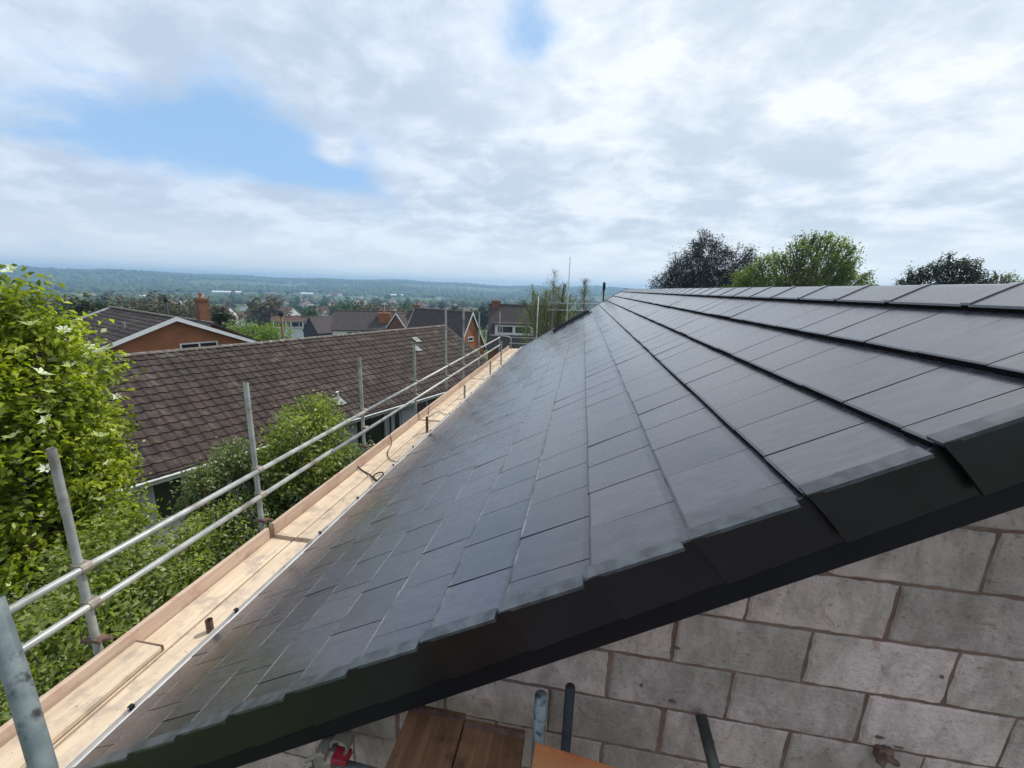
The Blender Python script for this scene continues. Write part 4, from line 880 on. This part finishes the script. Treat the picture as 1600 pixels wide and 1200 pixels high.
tree_px('cedar_tree', 'dark blue grey conifer with ragged layered boughs rising over the ridge', 14.2, 34, -4.5,
        [(9.2, .028, .42), (10.0, .042, .45), (10.9, .060, .5), (11.6, .078, .5), (12.5, .085, .6), (13.3, .106, .55), (14.3, .125, .5), (15.2, .116, .5), (16.2, .097, .6), (17.3, .090, .55), (18.5, .086, .5), (19.3, .088, .4), (18.8, .05, .7), (15.0, .06, .9), (12.5, .04, .8), (17, .04, .9)], 95000, .14, LM_CEDAR, 31, r0=.06, mbark=M_GREY, twig=.19, subs=30, aspect=.34, shell=.2, flat=.1, twigs=4, fork=.7)
tree_px('broadleaf_tree', 'light green leafy tree beside the dark conifer, rising over the ridge', 24.5, 30, -4.5,
        [(18.6, .045, .55), (19.6, .060, .55), (20.6, .078, .5), (21.6, .083, .55), (22.6, .085, .5), (23.6, .102, .55), (24.6, .112, .5), (25.6, .117, .45), (26.6, .114, .5), (27.6, .108, .45), (28.5, .098, .4), (28.2, .07, .6), (29.3, .05, .5), (30.3, .04, .4), (24, .06, 1.0), (21, .04, .8), (26.5, .05, .9)], 62000, .13, LM_GREEN, 32, fork=.7, r0=.07, twig=.14, subs=14, aspect=.5, shell=.3, flat=.2, twigs=6)
tree_px('broadleaf_tree', 'low dark domed tree at the right, rising over the ridge tiles', 36, 36, -4.0,
        [(33.0, .034, .45), (33.8, .046, .5), (34.7, .056, .5), (35.5, .064, .5), (36.3, .069, .45), (37.1, .064, .5), (37.9, .050, .5), (38.6, .036, .45), (36, .03, 1.0)], 52000, .12, LM_DGRN, 33, fork=.7, r0=.06, twig=.13, subs=18, aspect=.5, shell=.35, twigs=7)
tree_px('broadleaf_tree', 'small pale leaved tree at the right end of the ridge skyline', 39.6, 44, -4.0, [(39.0, .036, .4), (39.6, .046, .4), (40.2, .04, .45), (41.0, .04, .5), (41.8, .046, .5)], 8000, .12, LM_PALE, 34, r0=.12, mbark=M_GREY, twig=.15, subs=12, shell=.3, twigs=4)
# arching bare twigs at the right side of the green tree belong to a neighbour shrub
tree_px('pale_tree', 'wispy pale green tree with bare upper twigs behind the far end of the roof', -4.5, 30, -4.5,
        [(-6.6, .0, .5), (-5.6, -.004, .55), (-4.4, .0, .5), (-3.4, .012, .45), (-2.6, .006, .45), (-1.6, -.01, .5), (-7.2, -.03, .5), (-4.5, -.03, .9), (-2, -.03, .7)], 11000, .10, LM_PALE, 35, r0=.05, mbark=M_GREY, twig=.16, subs=9, shell=.2, twigs=8)
def twiggy(name, label, azd, d, z0, z1, seed, spread=.8, leaf=None):
    rg = random.Random(seed); b = polar(azd, d, ground(0, d)); t = thing(name, label, 'tree', tuple(b)); mb = MB(); h0 = z0 - b.z; h1 = z1 - b.z
    mb.tube([(0, 0, 0), (.05, 0, h0), (0, 0, h1)], [.12, .05, .01], 6)
    for i in range(34):
        z = h0 + (h1 - h0) * rg.random() ** 1.2; q = rg.uniform(0, 6.28); L = spread * (1.1 - (z - h0) / (h1 - h0)) * rg.uniform(.6, 1.2)
        e = Vector((math.cos(q) * L, math.sin(q) * L, z + L * .7)); mb.tube([(0, 0, z), e * .5 + Vector((0, 0, z * .5 - .03)), e], [.02, .014, .005], 4)
        for _ in range(4):
            s = Vector((0, 0, z)).lerp(e, rg.uniform(.4, 1)); mb.tube([s, s + Vector((rg.uniform(-.3, .3), rg.uniform(-.3, .3), rg.uniform(.1, .35)))], [.008, .003], 4)
    mb.build('trunk', M_GREY, t)
    cl = [(0, 0, h0 + (h1 - h0) * .55, spread * .75, spread * .75, (h1 - h0) * .5)]
    V, Fc = leaves(cl, 500, .07, seed, shell=.1, subs=6, twig=.12); mk(V, Fc, 'crown', leaf or LM_PALE, t)
twiggy('bare_tree', 'thin twiggy young tree beside the tall scaffold pole', -3.9, 26, -1.5, 1.0, 3)
twiggy('bare_tree', 'small sparse tree right of the tall scaffold pole', .2, 27, -1.2, .65, 4, .6)

# named middle-distance trees
def simple_tree(name, label, azd, d, ztop, rad, ml, seed, n=2600, size=.35, zc=None, ell=1.0, group=None, mb_=None):
    b = polar(azd, d); g = ground(b.x, b.y); rg = random.Random(seed); h = ztop - g; cl = []
    for i in range(13):
        q = rg.uniform(0, 6.28); k = rg.random(); zz = ztop - rad * .45 - k * min(h * .62, rad * 2 * ell)
        rr = rad * (.35 + .45 * math.sin(math.pi * min(1, .25 + k * .75))) * rg.uniform(.2, 1)
        cl.append((b.x + math.cos(q) * rr, b.y + math.sin(q) * rr, zz, rad * .42, rad * .42, rad * .36))
    return plant(name, label, 'tree', (b.x, b.y, g), cl, n, size, ml, seed, r0=.2, group=group, mbark=mb_, twig=rad * .1, subs=12, shell=.35)
simple_tree('bare_tree', 'wide rounded brown leafless tree behind the white edged gable', -47.8, 62, -1.2, 5.6, LM_BROWN, 41, 14000, .30, mb_=M_GREY)
simple_tree('bare_tree', 'grey brown leafless tree to the right of the orange chimney top', -44.9, 66, -2.6, 3.6, LM_BROWN, 42, 5000, .30, mb_=M_GREY)
simple_tree('broadleaf_tree', 'fresh green spreading tree behind the right end of the white edged gable', -41.4, 44, -3.2, 3.3, LM_GREEN, 43, 7000, .26)
simple_tree('broadleaf_tree', 'fresh green tree just left of the dark capped post', -40.3, 46, -4.0, 1.9, LM_GREEN, 44, 5000, .26)
simple_tree('conifer', 'dark green conifer at the left, beside the yellow green blossom tree', -54.6, 52, -1.7, 2.0, LM_DGRN, 45, 3500, .28, ell=1.6)
simple_tree('conifer', 'dark green conifer left of the dark brown hipped roof ridge', -52.9, 54, -2.1, 1.7, LM_DGRN, 46, 2500, .28, ell=1.6)
simple_tree('conifer', 'pointed dark conifer behind the ridge of the orange brick house', -50.7, 60, -1.9, 1.6, LM_DGRN, 47, 2500, .28, ell=1.8)
simple_tree('conifer', 'dark narrow conifer just right of the tall orange chimney', -44.0, 50, -2.2, 1.2, LM_DGRN, 48, 2200, .25, ell=2)

# ------------------------------------------------------------------ the far town and woods
def copy_tree(o, parent=None):
    c = o.copy(); col.objects.link(c); c.parent = parent
    for ch in list(o.children): copy_tree(ch, c)
    return c
rgf = random.Random(77)
def far_tree_proto(ml, seed, slim):
    cl = []; rg = random.Random(seed)
    for i in range(7): cl.append((rg.uniform(-2, 2) * slim, rg.uniform(-2, 2) * slim, rg.uniform(4, 8.5), 2.2 * slim, 2.2 * slim, 1.9))
    return plant('far_tree', None, None, (0, 0, 0), cl, 700, .85, ml, seed, r0=.25, twigs=1, twig=.5, subs=8, shell=.5)
LM_F1 = leaf_mat('far_leaf', [(0.03, 0.06, 0.018), (0.055, 0.095, 0.028), (0.08, 0.13, 0.035)], 0.8, 0.15, .2)
LM_F2 = leaf_mat('far_leaf_dark', [(0.02, 0.035, 0.016), (0.03, 0.05, 0.022), (0.045, 0.065, 0.03)], 0.8, 0.1, .2)
LM_F3 = leaf_mat('far_leaf_brown', [(0.09, 0.08, 0.055), (0.12, 0.10, 0.07), (0.12, 0.13, 0.06)], 0.8, 0.15, .2)
kinds = [(LM_F1, 'mid green rounded tree among the houses in the valley', 1.0), (LM_F2, 'dark green tree among the houses in the valley', .7), (LM_F3, 'brownish tree coming into leaf among the houses in the valley', 1.0)]
protos = []
spots = []
while len(spots) < 260:
    a = rgf.uniform(-58, 6); d = 110 * (12 ** (rgf.random() ** .85))
    spots.append((a, d))
for i, (a, d) in enumerate(spots):
    k = rgf.choice([0, 0, 0, 1, 1, 2]); p = polar(a, d)
    pr = [q for q in protos if q[0] == k]
    if not pr: o = far_tree_proto(kinds[k][0], 60 + k, kinds[k][2]); protos.append((k, o))
    else: o = copy_tree(pr[0][1])
    tag(o, kinds[k][1], 'tree', ['green trees in the valley', 'dark trees in the valley', 'brown trees in the valley'][k])
    s = rgf.uniform(.75, 1.25) * (1 + d / 2500); o.location = (p.x, p.y, ground(p.x, p.y) - .3)
    hmax = (-.018 * d if d < 400 else -.012 * d) - o.location.z
    sz = min(s, max(.35, hmax / 10.5)); o.scale = (s, s, sz); o.rotation_euler = (0, 0, rgf.uniform(0, 6.28))
hk = [(M_FR2, M_WHITE, 'white far-off house with a brown roof among the valley trees'), (M_FR1, M_RENDER, 'pale grey far-off house with a dark roof among the valley trees'), (M_FR3, M_WHITE, 'white far-off house with a pinkish roof among the valley trees'), (M_FR2, M_BRICK, 'brick far-off house with a brown roof among the valley trees')]
hp = {}
for i in range(230):
    a = rgf.uniform(-57, 4); d = 190 * (7 ** rgf.random()); k = rgf.choice([0, 0, 1, 2, 2, 3]); p = polar(a, d)
    if k not in hp: o = house('far_house', None, None, (0, 0, 0), 0, 10, 7.5, 4.6, 2.6, hk[k][0], hk[k][1], detail=False); hp[k] = o
    else: o = copy_tree(hp[k])
    tag(o, hk[k][2], 'house', ['white brown roofed houses in the valley', 'grey dark roofed houses in the valley', 'white pink roofed houses in the valley', 'brick houses in the valley'][k])
    o.location = (p.x, p.y, ground(p.x, p.y) - .2); o.rotation_euler = (0, 0, rgf.uniform(0, 3.14)); s = rgf.uniform(.85, 1.25); o.scale = (s, s * rgf.choice([1, 1, 1.6]), s)
for i, (a, d, L, W) in enumerate(((-43.3, 1250, 60, 18), (-50.2, 900, 26, 12), (-35.2, 1250, 30, 14), (-24.6, 1300, 36, 15))):
    house('warehouse', ['long white warehouse roof right of the tall orange chimney, far in the valley', 'small white warehouse far off above the dark conifers', 'white warehouse far off above the terrace with white dormers', 'white warehouse far off above the orange chimney with the aerial'][i], 'warehouse', (*polar(a, d)[:2], ground(*polar(a, d)[:2])), R(-a + 90), L, W, 5, 2.5, M_WHITE, M_RENDER, detail=False)
def far_woods():
    ico = bmesh.new(); bmesh.ops.create_icosphere(ico, subdivisions=2, radius=1); bv = np.array([v.co[:] for v in ico.verts]); bf = np.array([[v.index for v in f.verts] for f in ico.faces]); ico.free()
    rg = np.random.default_rng(5); V = []; Fs = []; o = 0; n = 9000
    rr = random.Random(6)
    for i in range(n):
        a = rr.uniform(-62, 12); d = rr.uniform(1450, 3700) if rr.random() < .8 else rr.uniform(700, 1500); p = polar(a, d)
        if math.sin(p.x * .004 + 1) * math.sin(p.y * .005) + .35 * math.sin(p.x * .013) > .45 and d < 2900: continue
        z = ground(p.x, p.y); s = rr.uniform(5, 9.5) * (.8 if d < 1500 else 1); sc = np.array([s, s, s * rr.uniform(.7, 1.2)])
        v = bv * (1 + rg.uniform(-.22, .22, (len(bv), 1))) * sc + np.array([p.x, p.y, z + s * .5]); V.append(v); Fs.append(bf + o); o += len(bv)
    ob = mk(np.concatenate(V), np.concatenate(Fs), 'far_woods', leaf_mat('wood_crowns', [(0.025, 0.04, 0.018), (0.04, 0.065, 0.024), (0.06, 0.09, 0.03), (0.10, 0.13, 0.05)], .9, .05, .004)); tag(ob, 'far-off woods covering the hills across the valley', 'woods', kind='stuff')
far_woods()
# lawn and bits of planting between the houses
